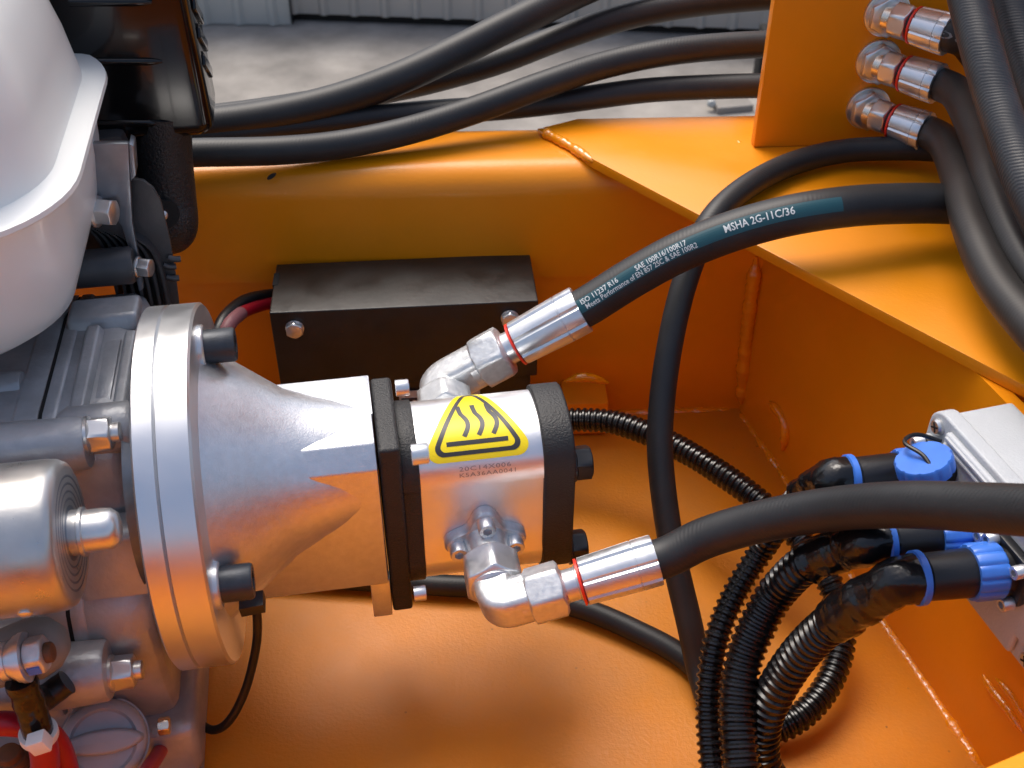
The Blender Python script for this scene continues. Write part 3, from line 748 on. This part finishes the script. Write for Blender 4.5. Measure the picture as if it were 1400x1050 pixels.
for (px, py) in ((403, 448), (697, 434)):
    r = ray(px, py); nv = V((-dirx.y, dirx.x, 0)); k = f0.dot(nv)/r.dot(nv); put("lid_bolt", bz, axm(r*k - nv*.0004, -nv), bt)
nv = V((-dirx.y, dirx.x, 0))
def on_box(px, py, off=0): r = ray(px, py); q = f0 - nv*off; return r*(q.dot(nv)/r.dot(nv))
A_ = on_box(545, 534, -.0024); B_ = on_box(640, 560, -.0024)
g = G(); g.box(axm(A_, dirx), (0, -.0012, -.03), (.056, -.0008, 0)); lbx = mk("sticker", g, "sticker_grey", bt)
g = G(); g.box(axm(A_, dirx), (0.0015, -.0017, -.0285), (.0545, -.0014, -.006)); mk("sticker_band", g, "sticker_navy", lbx)
bm, lo, hi = text_bm("P", .014, 1, .0003); MT_ = axm(A_, dirx)
conform("sticker_letter", bm, lambda x, y: MT_ @ V((.0085 + x, -.0020, -.0175 + y)), "print_white", lbx)
def cable(name, pts, r, mat, label, cat="cable", n=14): 
    g = tube(spline(pts, .003), r, n); o = mk(name, g, mat); tag(o, label, cat); return o
cable("battery_cable", [cp(385, 403, .80), cp(365, 405, .79), cp(335, 412, .775), cp(312, 430, .76), cp(300, 452, .75), cp(292, 500, .74)], .0048, "cable_black", "black battery lead leaving the left end of the battery box")
rc = thing("battery_cable", cp(380, 412, .79), "red battery lead below the black one, its end sleeved pale", "cable")
mk("lead", tube(spline([cp(382, 414, .79), cp(362, 416, .785), cp(338, 424, .77), cp(326, 430, .76)], .003), .0042, 14), "red_rubber", rc)
mk("sleeve", tube(spline([cp(330, 428, .763), cp(316, 440, .75), cp(308, 456, .745), cp(300, 500, .74)], .003), .0046, 14), "pale_red", rc)

# ------------------------------------------------------------------ control box on the side wall
DL = .046
cA = on_side(1221, 720, DL)                        # far bottom corner of the lid
cB = on_side(1393, 893, DL)
zb = (cA.z + cB.z)/2; ztb = on_side(1272, 556, DL).z
cb = thing("control_box", V((cA.x, cA.y, zb)), "light grey cast control box with rounded lid ears bolted to the side wall", "box")
Lc = max(.10, (cB - cA).dot(WD)) ; sA_ = (cA - CORN).dot(WD)
MC = M4.Identity(4)
for i in range(3): MC[i][0] = WD[i]; MC[i][1] = WN[i]; MC[i][2] = (0, 0, 1)[i]; MC[i][3] = (cA)[i]
MC[2][3] = zb; Hc = ztb - zb; Lb = Lc + .012
g = G(); g.box(MC, (.004, -DL + .001, .004), (Lb-.004, -.012, Hc-.004)); mk("base", g, "grey_paint", cb, .003, segs=3)
def rrect(x0, z0, x1, z1, r, n=6):
    out = []
    for cx, cz, a0_ in ((x1-r, z1-r, 0), (x0+r, z1-r, 90), (x0+r, z0+r, 180), (x1-r, z0+r, 270)):
        out += [(cx + r*math.cos(rad(a0_+90*k/n)), cz + r*math.sin(rad(a0_+90*k/n))) for k in range(n+1)]
    return out
def slab(m, poly, y0, y1, g=None):
    g = g or G(); return g.rings([[(x, y, z) for x, z in poly] for y in (y0, y1)], m)
lid = mk("lid", slab(MC, rrect(0, 0, Lb, Hc, .010), -.0118, -.003), "grey_paint", cb, .0015, segs=3)
nx, nz = .017, .015                                # raised centre with the four screw corners cut back
pc = [(nx, 0.003), (Lb-nx, .003), (Lb-nx, nz), (Lb-.003, nz), (Lb-.003, Hc-nz), (Lb-nx, Hc-nz), (Lb-nx, Hc-.003), (nx, Hc-.003), (nx, Hc-nz), (.003, Hc-nz), (.003, nz), (nx, nz)]
mk("raised_panel", slab(MC, pc, -.0032, .0008), "grey_paint", lid, .0020, segs=3)
for zz in (Hc-.0048, Hc-.0085):
    mk("ridge", slab(MC, rrect(nx+.002, zz-.0009, Lb-nx-.002, zz+.0009, .0008, 3), .0006, .0022), "grey_paint", lid, .0006)
g = G(); g.lathe(I4, [(0, .0042), (.0016, .0042), (.0026, .0032)], 24); lm = M_("lid_screw", g, "chrome")
g = G(); g.box(I4, (.0022, -.0026, -.0004), (.0029, .0026, .0004)); g.box(I4, (.0022, -.0004, -.0026), (.0029, .0004, .0026)); lx = M_("cross_slot", g, "dark_void")
for x, z in ((.008, .008), (.008, Hc-.008), (Lb-.008, .008), (Lb-.008, Hc-.008)):
    m = axm(MC @ V((x, -.003, z)), WN); put("lid_screw", lm, m, cb); put("screw_cross", lx, m @ M4.Rotation(.5, 4, 'X'), cb)

# connectors plugged into the lid
def connector(px, py, label, r=.0125, tilt=None, tape_pts=None, body_len=.0225, scr=True):
    P = on_side(px, py, DL + .0008); d = V((-1, -.13, 0)).normalized(); m = axm(P, d) @ M4.Translation((-.0035, 0, 0))
    t = thing("cable_connector", P, label, "connector", "round blue-ringed connectors on the control box")
    g = G(); n = 40
    fp = rrect(-.0135, -.0135, .0135, .0135, .006)
    ms = axm(P, WN); g.rings([[(x, y, z) for y, z in fp] for x in (0, .0045)], ms); mk("socket_flange", g, "black_plastic", t, .0008)
    g = G(); g.lathe(m, [(.003, r*.88), (.012, r*.88)], 36); mk("socket", g, "black_plastic", t)
    # fluted locking ring
    rs = []
    for x, k in ((.0105, .93), (.0115, 1.0), (.0225, 1.0), (.0240, .95), (.0242, .80)):
        rs.append([(x, r*1.06*k*(1 - (.055 if (j % 6) in (0,) else 0))*math.cos(2*PI*j/72), r*1.06*k*(1-(.055 if (j % 6) in (0,) else 0))*math.sin(2*PI*j/72)) for j in range(72)])
    g = G(); g.rings(rs, m); mk("locking_ring", g, "blue_plastic", t)
    g = G(); g.lathe(m, [(.022, r*.86), (.0235, r*.90), (.024+body_len*.9, r*.86), (.024+body_len*.93, r*.80), (.024+body_len, r*.84)], 36); mk("barrel", g, "black_plastic", t)
    g = G(); g.lathe(m, [(.023+body_len, r*.9), (.0235+body_len, r*1.0), (.0262+body_len, r*1.0), (.0268+body_len, r*.92)], 40); mk("clamp_ring", g, "blue_plastic", t)
    if scr:
        for sx, sz_ in ((-1, 1), (1, -1), (1, 1), (-1, -1)):
            put("flange_screw", cscr, axm(P + WN*.0045 + WD*(.0102*sx) + V((0, 0, .0102*sz_)), WN), t)
    return t, P + d*(.0233 + body_len), d
cscr = socket_mesh("conn_screw", .0062, .0052, "bright_zinc")
tl = V((0, 0, -.03)) + WD*.10
c3, q3, dd3 = connector(1384, 777, "nearest blue-ringed connector, lowest on the control box lid", .0122, tl)
c2, q2, dd2 = connector(1335, 728, "middle blue-ringed connector half hidden under the plain hose", .0118, tl)
c1, q1, dd1 = connector(1282, 642, "farthest blue-ringed connector above the plain hose", .0112, tl)
# hanging dust cap beside the far connector
P = on_side(1264, 634, DL + .020); capd = (V((-.35, .15, .9))).normalized()
dc = thing("dust_cap", P, "round blue dust cap lying over the farthest connector", "cap")
rs = []
for x, k in ((-.003, .96), (-.0035, 1), (.0025, 1), (.0036, .94)):
    rs.append([(x, .0132*k*(1-(.05 if j % 6 == 0 else 0))*math.cos(2*PI*j/60), .0132*k*(1-(.05 if j % 6 == 0 else 0))*math.sin(2*PI*j/60)) for j in range(60)])
g = G(); g.rings(rs, axm(P, capd)); mk("cap_disc", g, "blue_plastic", dc)
g = tube(spline([P + capd*.0042 + WD*.006, P + capd*.0060 + WD*.0, P + capd*.005 - WD*.010 + WN*.004, P - WD*.016 - WN*.004 + V((0, 0, .004)), P - WD*.012 - WN*.016], .002), .0010, 8); mk("tether", g, "cable_black", dc)
# corrugated conduits from the connectors
def taped(q, d, pts, r, r2, label, tape_len):
    """black tape sleeve at the connector, then split corrugated conduit"""
    path = spline([q - d*.003, q + d*.006] + [cp(*p) for p in pts], .0012)
    L = 0; k = 0
    while k < len(path)-1 and L < tape_len: L += (path[k+1]-path[k]).length; k += 1
    t = thing("conduit", path[-1], label, "conduit")
    seed = random.random()*50
    def rr(i, s):
        w = min(1, s/tape_len); base = r2 + (r + .0006 - r2)*w
        return base + .0006*noise.noise(V((s*130, seed, 0))) + .0005*(1 if math.sin(s*420 + seed) > .2 else 0)
    tp = path[:k+6]; T, N, B = frames(tp); s = 0; rs = []
    for i, p in enumerate(tp):
        if i: s += (p - tp[i-1]).length
        b0 = rr(i, s)
        rs.append([p + (N[i]*math.cos(2*PI*j/28) + B[i]*math.sin(2*PI*j/28))*(b0 + .0013*noise.noise(V((s*110, 2.2*math.cos(2*PI*j/28)+seed, 2.2*math.sin(2*PI*j/28))))) for j in range(28)])
    g = G(); g.rings(rs); mk("tape_wrap", g, "tape", t)
    mk("corrugated_tube", corrugated(path[k:], r), "corrugate", t)
    return t, path
ct1, _ = taped(q1, dd1, [(1112, 665, .56), (1080, 693, .585), (1052, 735, .60), (1036, 760, .605), (1003, 815, .605), (978, 880, .60), (969, 960, .595), (974, 1050, .585), (985, 1140, .57)], .0071, .0098, "narrow corrugated conduit, leftmost of the three hanging tubes", .034)
ct2, _ = taped(q2, dd2, [(1160, 748, .535), (1106, 768, .55), (1072, 798, .565), (1050, 828, .57), (1019, 895, .57), (1008, 965, .565), (1014, 1050, .555), (1030, 1140, .545)], .0096, .0104, "wide corrugated conduit curving down from the middle connector", .040)
ct3, _ = taped(q3, dd3, [(1212, 804, .505), (1168, 830, .52), (1122, 864, .54), (1085, 905, .555), (1055, 955, .565), (1040, 1005, .575), (1045, 1060, .58)], .0096, .0108, "wide corrugated conduit from the nearest connector, tape peeling off", .048)
P = cp(1187, 838, .517); g = G(); g.add([P, P + V((.004, 0, .001)), P + V((.003, -.001, -.006)), P + V((-.0005, .001, -.0075)), P + V((.001, .001, -.003))], [(0,1,2,3,4)]); g.add([p + V((0, .0008, 0)) for p in g.v], [(4,3,2,1,0)])
mk("tape_tail", g, "tape", ct3)
path = spline([cp(*p) for p in ((740, 577, .78), (800, 574, .775), (850, 580, .765), (920, 608, .745), (990, 650, .72), (1050, 695, .70), (1100, 745, .685), (1138, 805, .672), (1151, 865, .665), (1140, 920, .655), (1108, 968, .645), (1060, 998, .64), (1000, 1010, .645))], .0012)
o = mk("conduit", corrugated(path, .0082), "corrugate"); tag(o, "long thin corrugated conduit from behind the pump looping on the floor", "conduit")

# ------------------------------------------------------------------ engine
en = thing("engine", LP(-.25, 0, FLOOR + .4018 + .0005), "small petrol engine with white tank, black guard and cast grey crankcase", "engine")
cov = [(.125, .040), (.085, .0525), (.0, .0545), (-.004, .0535), (-.012, .047), (-.020, .034), (-.026, .0), (-.040, -.018), (-.052, -.030), (-.058, -.045), (-.058, -.080), (-.055, -.105), (-.052, -.118), (.10, -.118), (.125, -.08)]
ins = lambda poly, k, cy=.02, cz=-.03: [(cy + (y-cy)*k, cz + (z-cz)*k) for y, z in poly]
def stack(lst, m=ENG): g = G(); g.rings([[(x, y, z) for y, z in ins(cov, k)] for x, k in lst], m); return g
mk("side_cover", stack([(-.1562, .99), (-.1545, 1.0), (-.128, 1.0), (-.1215, .97), (-.1185, .92)]), "crank_alu", en, .003, segs=3)
mk("cover_lip", stack([(-.1561, 1.012), (-.1505, 1.012), (-.1490, 1.0)]), "crank_alu", en, .0008)
mk("crankcase", stack([(-.42, 1.0), (-.170, 1.0), (-.1690, 1.012), (-.1580, 1.012)]), "crank_alu", en, .0008)
mk("gasket", stack([(-.1581, 1.002), (-.1560, 1.002)]), "dark_void", en)
g = G(); g.lathe(ENG, [(-.1190, .052), (-.1120, .048), (-.1070, .046)], 64); mk("crank_boss", g, "steel_grey", en)
hb = bolt_mesh("cover_bolt_mesh", .0150, .0115, "chrome", 1.22, .0048)
for (y, z, r, x1) in ((-.0190, .0500, .0135, -.1335), (-.0700, -.0525, .0160, -.1405)):
    g = G(); g.lathe(ENG @ M4.Translation((0, y, z)), [(-.200, r*1.04), (-.16, r), (x1-.0015, r*.94), (x1, r*.88)], 40); bs = mk("bolt_boss", g, "crank_alu", en)
P = LX(119, 595, -.1335); put("cover_bolt", hb, axm(P, EX), en)
P = LX(152, 921, -.1405); put("cover_bolt", hb, axm(P, EX), en)
# cast ribs and boss on the sloping top of the cover
def pixrib(nm, pts, r, mat="crank_alu", Z=.0555, n=14):
    g = tube(spline([LZ(x, y, Z) for x, y in pts], .003), r, n); return mk(nm, g, mat, en)
def ridge(xa, xb, y0, y1, h, z=.0535):
    g = G(); w = xb - xa
    g.rings([[(xa, y, z), (xa + w*.22, y, z + h), (xb - w*.22, y, z + h), (xb, y, z)] for y in (y0, y0 + .004, y1 - .006, y1)], ENG @ M4.Translation((0, 0, 0)))
    return mk("cast_rib", g, "crank_alu", en, .0012, segs=3)
ridge(-.1450, -.1345, -.002, .068, .0046); ridge(-.1245, -.1165, -.002, .062, .0034)
g = G(); g.prism(ENG, [(.004, .0520), (.062, .0520), (.056, .0548), (.010, .0548)], -.1330, -.1255); mk("cast_pocket", g, "crank_alu", en, .001)
g = G(); g.prism(ENG, [(.070, .050), (.098, .049), (.094, .0585), (.074, .0590)], -.1545, -.1180); mk("cast_pad", g, "crank_alu", en, .003, segs=3)
g = G(); g.lathe(ENG @ M4.Translation((0, -.006, .0470)), [(-.1480, .010), (-.1440, .0125), (-.1165, .0125), (-.1145, .0110)], 36); mk("cast_boss", g, "crank_alu", en)
g = G(); g.prism(ENG, [(-.050, -.026), (-.028, -.022), (-.026, .012), (-.042, .010)], -.150, -.1150); mk("cast_web", g, "crank_alu", en, .004, segs=3)
for yy, zz in ((-.060, -.030), (-.058, -.085), (.03, .050)):
    g = G(); g.lathe(ENG @ M4.Translation((0, yy, zz)), [(-.19, .0085), (-.172, .0085), (-.1705, .0078)], 24); mk("case_boss", g, "crank_alu", en)
# lower casting and feet
g = G(); g.prism(ENG, [(-.070, -.150), (-.066, -.114), (.11, -.114), (.11, -.150)], -.40, -.110); mk("base_casting", g, "crank_alu", en, .008, segs=3)
g = G(); g.prism(ENG, [(-.085, -.1577), (-.085, -.1495), (.12, -.1495), (.12, -.1577)], -.42, -.112); mk("base_foot", g, "crank_alu", en, .002)
P = LX(222, 993, -.124); g = G(); g.hexa(axm(P - EX*.002, EX), 0, .006, .008); mk("drain_plug", g, "yellow_zinc", en)
# starter motor
sc = LY(112, 727, -.083); R0 = .0325
st = thing("starter_motor", sc - V((0, 0, R0)), "bright steel starter motor can with a domed stud on its end", "motor")
ms = axm(sc - EX*.004, EX)
prof = [(-.20, R0*.97), (-.197, R0), (-.008, R0), (-.0040, R0*.985), (-.0012, R0*.94), (0, R0*.86)]
g = G(); g.lathe(ms, prof, 72); mk("can", g, "starter_steel", st)
g = G(); pr2 = [(-.0004, R0*.84)]
for k in range(10): pr2 += [(-.0002 + (.0004 if k % 2 else -.0002), R0*(.80 - k*.05))]
g.lathe(ms, pr2, 64, cap0=False); mk("end_plate", g, "steel_grey", st)
g = G(); g.lathe(ms, [(-.002, .0098), (.0035, .0098), (.0040, .0106), (.0055, .0106), (.0060, .0092), (.0125, .0092), (.0165, .0088), (.0190, .0068), (.0200, .0040)], 40); mk("stud", g, "chrome", st)
r = ray(67, 772)
g = G(); q = sc - EX*.022 + (-EY*math.cos(rad(26)) - EZ*math.sin(rad(26)))*R0*.99
g.lathe(axm(q, (-EY*math.cos(rad(26)) - EZ*math.sin(rad(26)))), [(-.001, .0030), (.0010, .0030), (.0018, .0018)], 20); mk("crimp_dimple", g, "chrome", st)
# terminal, boots, cables at the lower left
tm = thing("terminal_bolt", LY(30, 905, -.100), "zinc terminal bolt with stacked washers and a blue paint mark", "bolt")
m = axm(LY(4, 905, -.098), (EX*.98 + EZ*.12).normalized())
g = G(); g.lathe(m, [(0, .0085), (.003, .0085), (.0032, .0078), (.0046, .0078), (.0048, .009), (.0066, .009), (.0068, .0105), (.0084, .0105), (.0086, .0112), (.0108, .0112)], 36); mk("washer_stack", g, "bright_zinc", tm)
g = G(); g.hexa(m, .0108, .0190, .0150); mk("hex_nut", g, "zinc", tm)
g = G(); g.lathe(m, [(.0188, .0046), (.0215, .0046), (.0222, .0038)], 24); mk("stud_end", g, "rust", tm)
q = LY(33, 892, -.113)
g = G(); g.box(m, (.0116, -.0081, -.0036), (.0172, -.0077, .0006)); mk("paint_mark", g, "blue_plastic", tm)
P = LY(52, 892, -.085); g = G(); g.lathe(axm(P - EX*.012, (EX*.9 + EZ*.25)), [(-.012, .012), (0, .0135), (.012, .0145), (.020, .0122), (.0255, .0070), (.027, .002)], 32)
o = mk("rubber_boot", g, "grey_rubber"); tag(o, "grey egg-shaped rubber boot behind the terminal bolt", "boot")
P = LY(18, 962, -.075); g = G(); g.lathe(axm(P - EX*.012, (EX*.9 - EZ*.2)), [(-.012, .011), (0, .0125), (.010, .0135), (.018, .0105), (.022, .004)], 32)
o = mk("rubber_boot", g, "grey_rubber"); tag(o, "grey rubber boot low at the left edge, behind the taped lead", "boot")
g = tube(spline([LY(28, 930, -.102), LY(38, 955, -.104), LY(46, 980, -.106), LY(54, 1006, -.106)], .0015), lambda i, s: .0068 + .0008*noise.noise(V((s*200, 1, 0))), 20)
o = mk("taped_lead", g, "tape"); tag(o, "short vertical lead wrapped in shiny black tape", "cable")
g = tube(spline([LY(38, 958, -.10), LY(60, 955, -.092), LY(78, 942, -.088), (LY(92, 932, -.086))], .0015), lambda i, s: .0062 + .0006*noise.noise(V((s*200, 9, 0))), 20)
o = mk("lead_sleeve", g, "black_plastic"); tag(o, "black sleeve end pointing right beside the taped lead", "sleeve")
cable("starter_cable", [LY(-40, 992, -.098), LY(5, 989, -.098), LY(35, 992, -.097), LY(62, 1000, -.096), LY(80, 1020, -.095), LY(92, 1055, -.094), LY(98, 1090, -.092)], .0058, "red_rubber", "red cable crossing behind the zip tie to the oil cap")
cable("starter_cable", [LY(54, 1004, -.107), LY(60, 1024, -.107), LY(62, 1050, -.106), LY(60, 1090, -.105)], .0066, "red_rubber", "red cable hanging straight down from the zip tie")
cable("starter_cable", [LX(238, 978, -.128), LX(232, 1000, -.13), LX(218, 1028, -.13), LX(195, 1062, -.13), LX(170, 1090, -.13)], .0040, "red_rubber", "red cable curving below the crankcase foot")
zt_ = thing("zip_tie", LY(54, 1004, -.11), "white zip tie round the taped lead", "tie")
P = LY(53, 1003, -.1065); dz = (LY(54, 1006, -.106) - LY(46, 980, -.106)).normalized(); mz = axm(P, dz)
g = G(); n = 40; g.rings([[(x, .0086*k*math.cos(2*PI*j/n), .0086*k*math.sin(2*PI*j/n)) for j in range(n)] for x, k in ((-.002, .92), (-.002, 1), (.002, 1), (.002, .92))], mz); mk("strap", g, "white_plastic", zt_, .0003)
P = LY(54, 1014, -.1175); g = G(); g.box(axm(P, EX + EZ*.3), (-.0042, -.004, -.0042), (.0042, .003, .0042)); mk("tie_head", g, "white_plastic", zt_, .0007)
# oil cap
P = LY(142, 1014, -.075); ax_ = (-EY*.60 + EX*.20 + EZ*.76).normalized()
oc = thing("oil_cap", P, "pale grey-blue oil filler cap with a grip bar at the bottom edge", "cap")
mo = axm(P, ax_)
g = G(); g.lathe(mo, [(-.03, .021), (-.004, .021), (-.003, .0225), (-.0025, .0225)], 48); mk("filler_neck", g, "crank_alu", oc)
g = G(); g.lathe(mo, [(-.0022, .0205), (-.001, .0215), (.005, .0205), (.0068, .0185), (.0072, .0165), (.0052, .0150), (.0050, .004)], 48); mk("cap_body", g, "cap_grey", oc)
g = G(); hp = []
for j in range(24):
    an = 2*PI*j/24; hp.append((.0190*math.cos(an), .0060*math.sin(an)))
g.rings([[(x, y*k, z*k) for y, z in hp] for x, k in ((.004, 1.08), (.0085, 1.0), (.0105, .96), (.0115, .86))], mo @ M4.Rotation(rad(-14), 4, 'X')); mk("grip_bar", g, "cap_grey", oc, .001)
# base bolt
P = LZ(20, 1048, -.118); bbt = thing("base_bolt", P, "upright zinc base bolt with a round washer at the lower left corner", "bolt")
m = axm(P, (0, 0, 1))
g = G(); g.lathe(m, [(-.006, .0150), (-.003, .0165), (0, .0165), (.0006, .0145), (.0008, .0105), (.0008, .0100)], 40); mk("washer", g, "zinc", bbt)
g = G(); g.lathe(m, [(0, .0085)] + [(.001 + k*.0012, .0085 - (.0007 if k % 2 else 0)) for k in range(6)] + [(.0085, .0075), (.009, .0062), (.0125, .0058), (.013, .005)], 32); mk("threaded_end", g, "rust", bbt)

# fuel tank -------------------------------------------------
TZ = .160
tk_o = (LP(-.30, .06, .075))
tank_R = -.119; tyc, thy = .088, .112; txc = tank_R - .15
def trr(inset, rc=.06, n=12):
    hx, hy = .150 - inset, thy - inset; r = max(.012, rc - inset*.4); out = []
    for sx, sy_, a0_ in ((1, 1, 0), (-1, 1, 90), (-1, -1, 180), (1, -1, 270)):
        out += [(txc + sx*(hx-r) + r*math.cos(rad(a0_+90*k/n)), tyc + sy_*(hy-r) + r*math.sin(rad(a0_+90*k/n))) for k in range(n+1)]
    return out
def tank(prof): g = G(); g.rings([[(x, y, z) for x, y in trr(i)] for z, i in prof], ENG); return g
ft = mk("fuel_tank", tank([(TZ-.083, .062), (TZ-.0825, .046), (TZ-.079, .031), (TZ-.069, .0200), (TZ-.052, .0135), (TZ-.030, .0100), (TZ-.008, .0085), (TZ-.001, .0075)]), "white_tank", en)
mk("tank_rim", tank([(TZ-.0025, .0065), (TZ-.0022, .0008), (TZ-.0010, 0), (TZ+.0012, .0004), (TZ+.0022, .0028), (TZ+.0030, .0075), (TZ+.0040, .0105)]), "white_tank", ft)
mk("tank_top", tank([(TZ+.0025, .0100), (TZ+.004, .0110), (TZ+.030, .0145), (TZ+.055, .0200), (TZ+.075, .0300), (TZ+.088, .0480), (TZ+.092, .07)]), "white_tank", ft)
# black guard behind the tank
gY = .175; mr = LY(292, 178, gY); gx, gz = (ENGI @ mr).x, (ENGI @ mr).z
g = G()
def grd(z, ins_): return [(x, y, z) for x, y in rr2(gx - .23 + ins_, gY + ins_, gx - ins_, gY + .050 - ins_, .008)]
def rr2(x0, y0, x1, y1, r, n=6):
    out = []
    for cx, cy, a0_ in ((x1-r, y1-r, 0), (x0+r, y1-r, 90), (x0+r, y0+r, 180), (x1-r, y0+r, 270)):
        out += [(cx + r*math.cos(rad(a0_+90*k/n)), cy + r*math.sin(rad(a0_+90*k/n))) for k in range(n+1)]
    return out
g.rings([grd(gz-.006, .012), grd(gz-.004, .004), grd(gz, .0005), grd(gz+.004, 0), grd(gz+.16, .003)], ENG)
gu = mk("muffler_guard", g, "black_gloss", en)
for (px0, px1, py) in ((120, 222, 84), (120, 233, 168), (95, 208, 3)):
    A = LY(px0, py, gY + .0008); B = LY(px1, py, gY + .0008)
    path = resample([A, B], .003)
    L = len(path); g = tube(path, lambda i, s: .0022*(1 if i < L-3 else (.9, .7, .35)[min(2, i-(L-3))]), 14); mk("pressed_rib", g, "black_gloss", gu)
for k in range(6):
    zc = gz + .028 + k*.016
    g = G(); mL = ENG @ M4.Translation((gx - .0004, gY + .025, zc)) @ M4.Rotation(rad(-34), 4, 'X')
    g.box(mL, (-.001, -.017, -.0032), (.0014, .017, .0032)); lv = mk("louver", g, "black_gloss", gu, .0010, segs=3)
    g = G(); g.box(mL, (-.001, -.016, .0034), (.0004, .016, .0052)); mk("slot", g, "dark_void", lv)
# black exhaust elbow under the guard
cen = LY(222, 200, .19)
ph = [LY(222, 150, .19), LY(224, 210, .19), LY(230, 270, .188), LY(233, 306, .184), LY(226, 318, .20)]
g = tube(spline(ph, .003), lambda i, s: .0165*(1 if s < .075 else max(.45, 1-((s-.075)/.035)**2)), 32)
ex = mk("exhaust_cover", g, "black_textured", en)
P = LY(226, 293, .168); g = G(); g.lathe(axm(P, -EY + EX*.4 + EZ*.2), [(-.004, .0085), (.0006, .0085)], 24); mk("recess", g, "dark_void", ex)
P = LY(222, 294, .166); g = G(); g.lathe(axm(P, -EY + EX*.4 + EZ*.3), [(0, .0030), (.002, .0028), (.003, .0015)], 16); mk("recess_screw", g, "chrome", ex)
# steel bracket with flange bolts
def plate(nm, pts, Y, th, mat, bev=.001, off=0):
    q = [LY(x, y, Y) for x, y in pts]; g = G(); n = len(q)
    g.add(q + [p + EY*th for p in q], [tuple(range(n)), tuple(range(2*n-1, n-1, -1))] + [(i, n+i, n+(i+1) % n, (i+1) % n) for i in range(n)])
    return mk(nm, g, mat, en, bev)
plate("steel_bracket", [(120, 196), (176, 196), (178, 250), (181, 305), (190, 352), (197, 395), (190, 400), (180, 355), (166, 310), (150, 292), (122, 288)], .118, .004, "steel_grey", .0012)
plate("bracket_lip", [(176, 196), (183, 200), (186, 240), (178, 250)], .1185, .012, "steel_grey", .001)
# cylinder shroud plate
sh = plate("shroud", [(178, 244), (196, 247), (210, 258), (220, 275), (232, 325), (240, 375), (246, 425), (170, 425), (176, 330)], .130, .003, "dark_fin", .0012)
for k, (x, y) in enumerate(((232, 362), (236, 378), (238, 352))):
    g = tube(resample([LY(x-8, y, .129), LY(x, y+3, .1285), LY(x+9, y+2, .129)], .002), .0018, 10); mk("shroud_bead", g, "dark_fin", sh)
for k in range(7):
    x = 108 + k*11
    path = spline([LY(x, 290 + k*3, .135), LY(x+24, 305 + k*2, .135), LY(x+45, 345, .135), LY(x+62, 420, .135)], .004)
    g = G(); T, N, B = frames(path); vs = []; fs = []
    for i, p in enumerate(path):
        for q in (p - EY*.012 + EX*.0008, p - EY*.012 - EX*.0008, p + EY*.02 - EX*.0008, p + EY*.02 + EX*.0008): vs.append(q)
    for i in range(len(path)-1):
        for j in range(4): fs.append((i*4+j, i*4+(j+1) % 4, i*4+4+(j+1) % 4, i*4+4+j))
    g.add(vs, fs + [(3, 2, 1, 0), tuple(len(vs)-4+j for j in range(4))]); mk("cooling_fin", g, "dark_fin", en)
g = G(); g.box(ENG, (-.36, .165, .03), (-.122, .20, .118)); mk("cylinder_block", g, "dark_fin", en, .004)
g = G(); P = LY(112, 368, .112); g.lathe(axm(P, EX), [(-.05, .0105), (.026, .0105), (.028, .009)], 32); mk("cylinder_boss", g, "dark_fin", en)
hb2_ = bolt_mesh("bracket_bolt_mesh", .0130, .0105, "chrome", 1.3)
put("bracket_bolt", hb2_, axm(LY(131, 289, .112), EX*.95 - EY*.3), en)
put("bracket_bolt", bolt_mesh("small_bolt", .0095, .008, "chrome", 1.25), axm(LY(188, 365, .112), EX*.95 - EY*.3), en)
# small sensor lead under the housing
sl = thing("sensor_lead", LX(340, 826, -.06), "thin black sensor lead with a square plug looping below the housing", "cable")
P = LX(345, 825, -.068); g = G(); g.box(axm(P, EX + EZ*.1), (-.006, -.005, -.003), (.006, .005, .003)); mk("plug", g, "black_plastic", sl, .0006)
mk("lead", tube(spline([cp(350, 828, .61), cp(352, 850, .612), cp(350, 885, .62), cp(336, 942, .63), cp(314, 985, .635), cp(291, 999, .64), cp(270, 985, .645), cp(256, 955, .65), (cp(247, 925, .655)), cp(240, 880, .66)], .003), .0025, 12), "cable_black", sl)
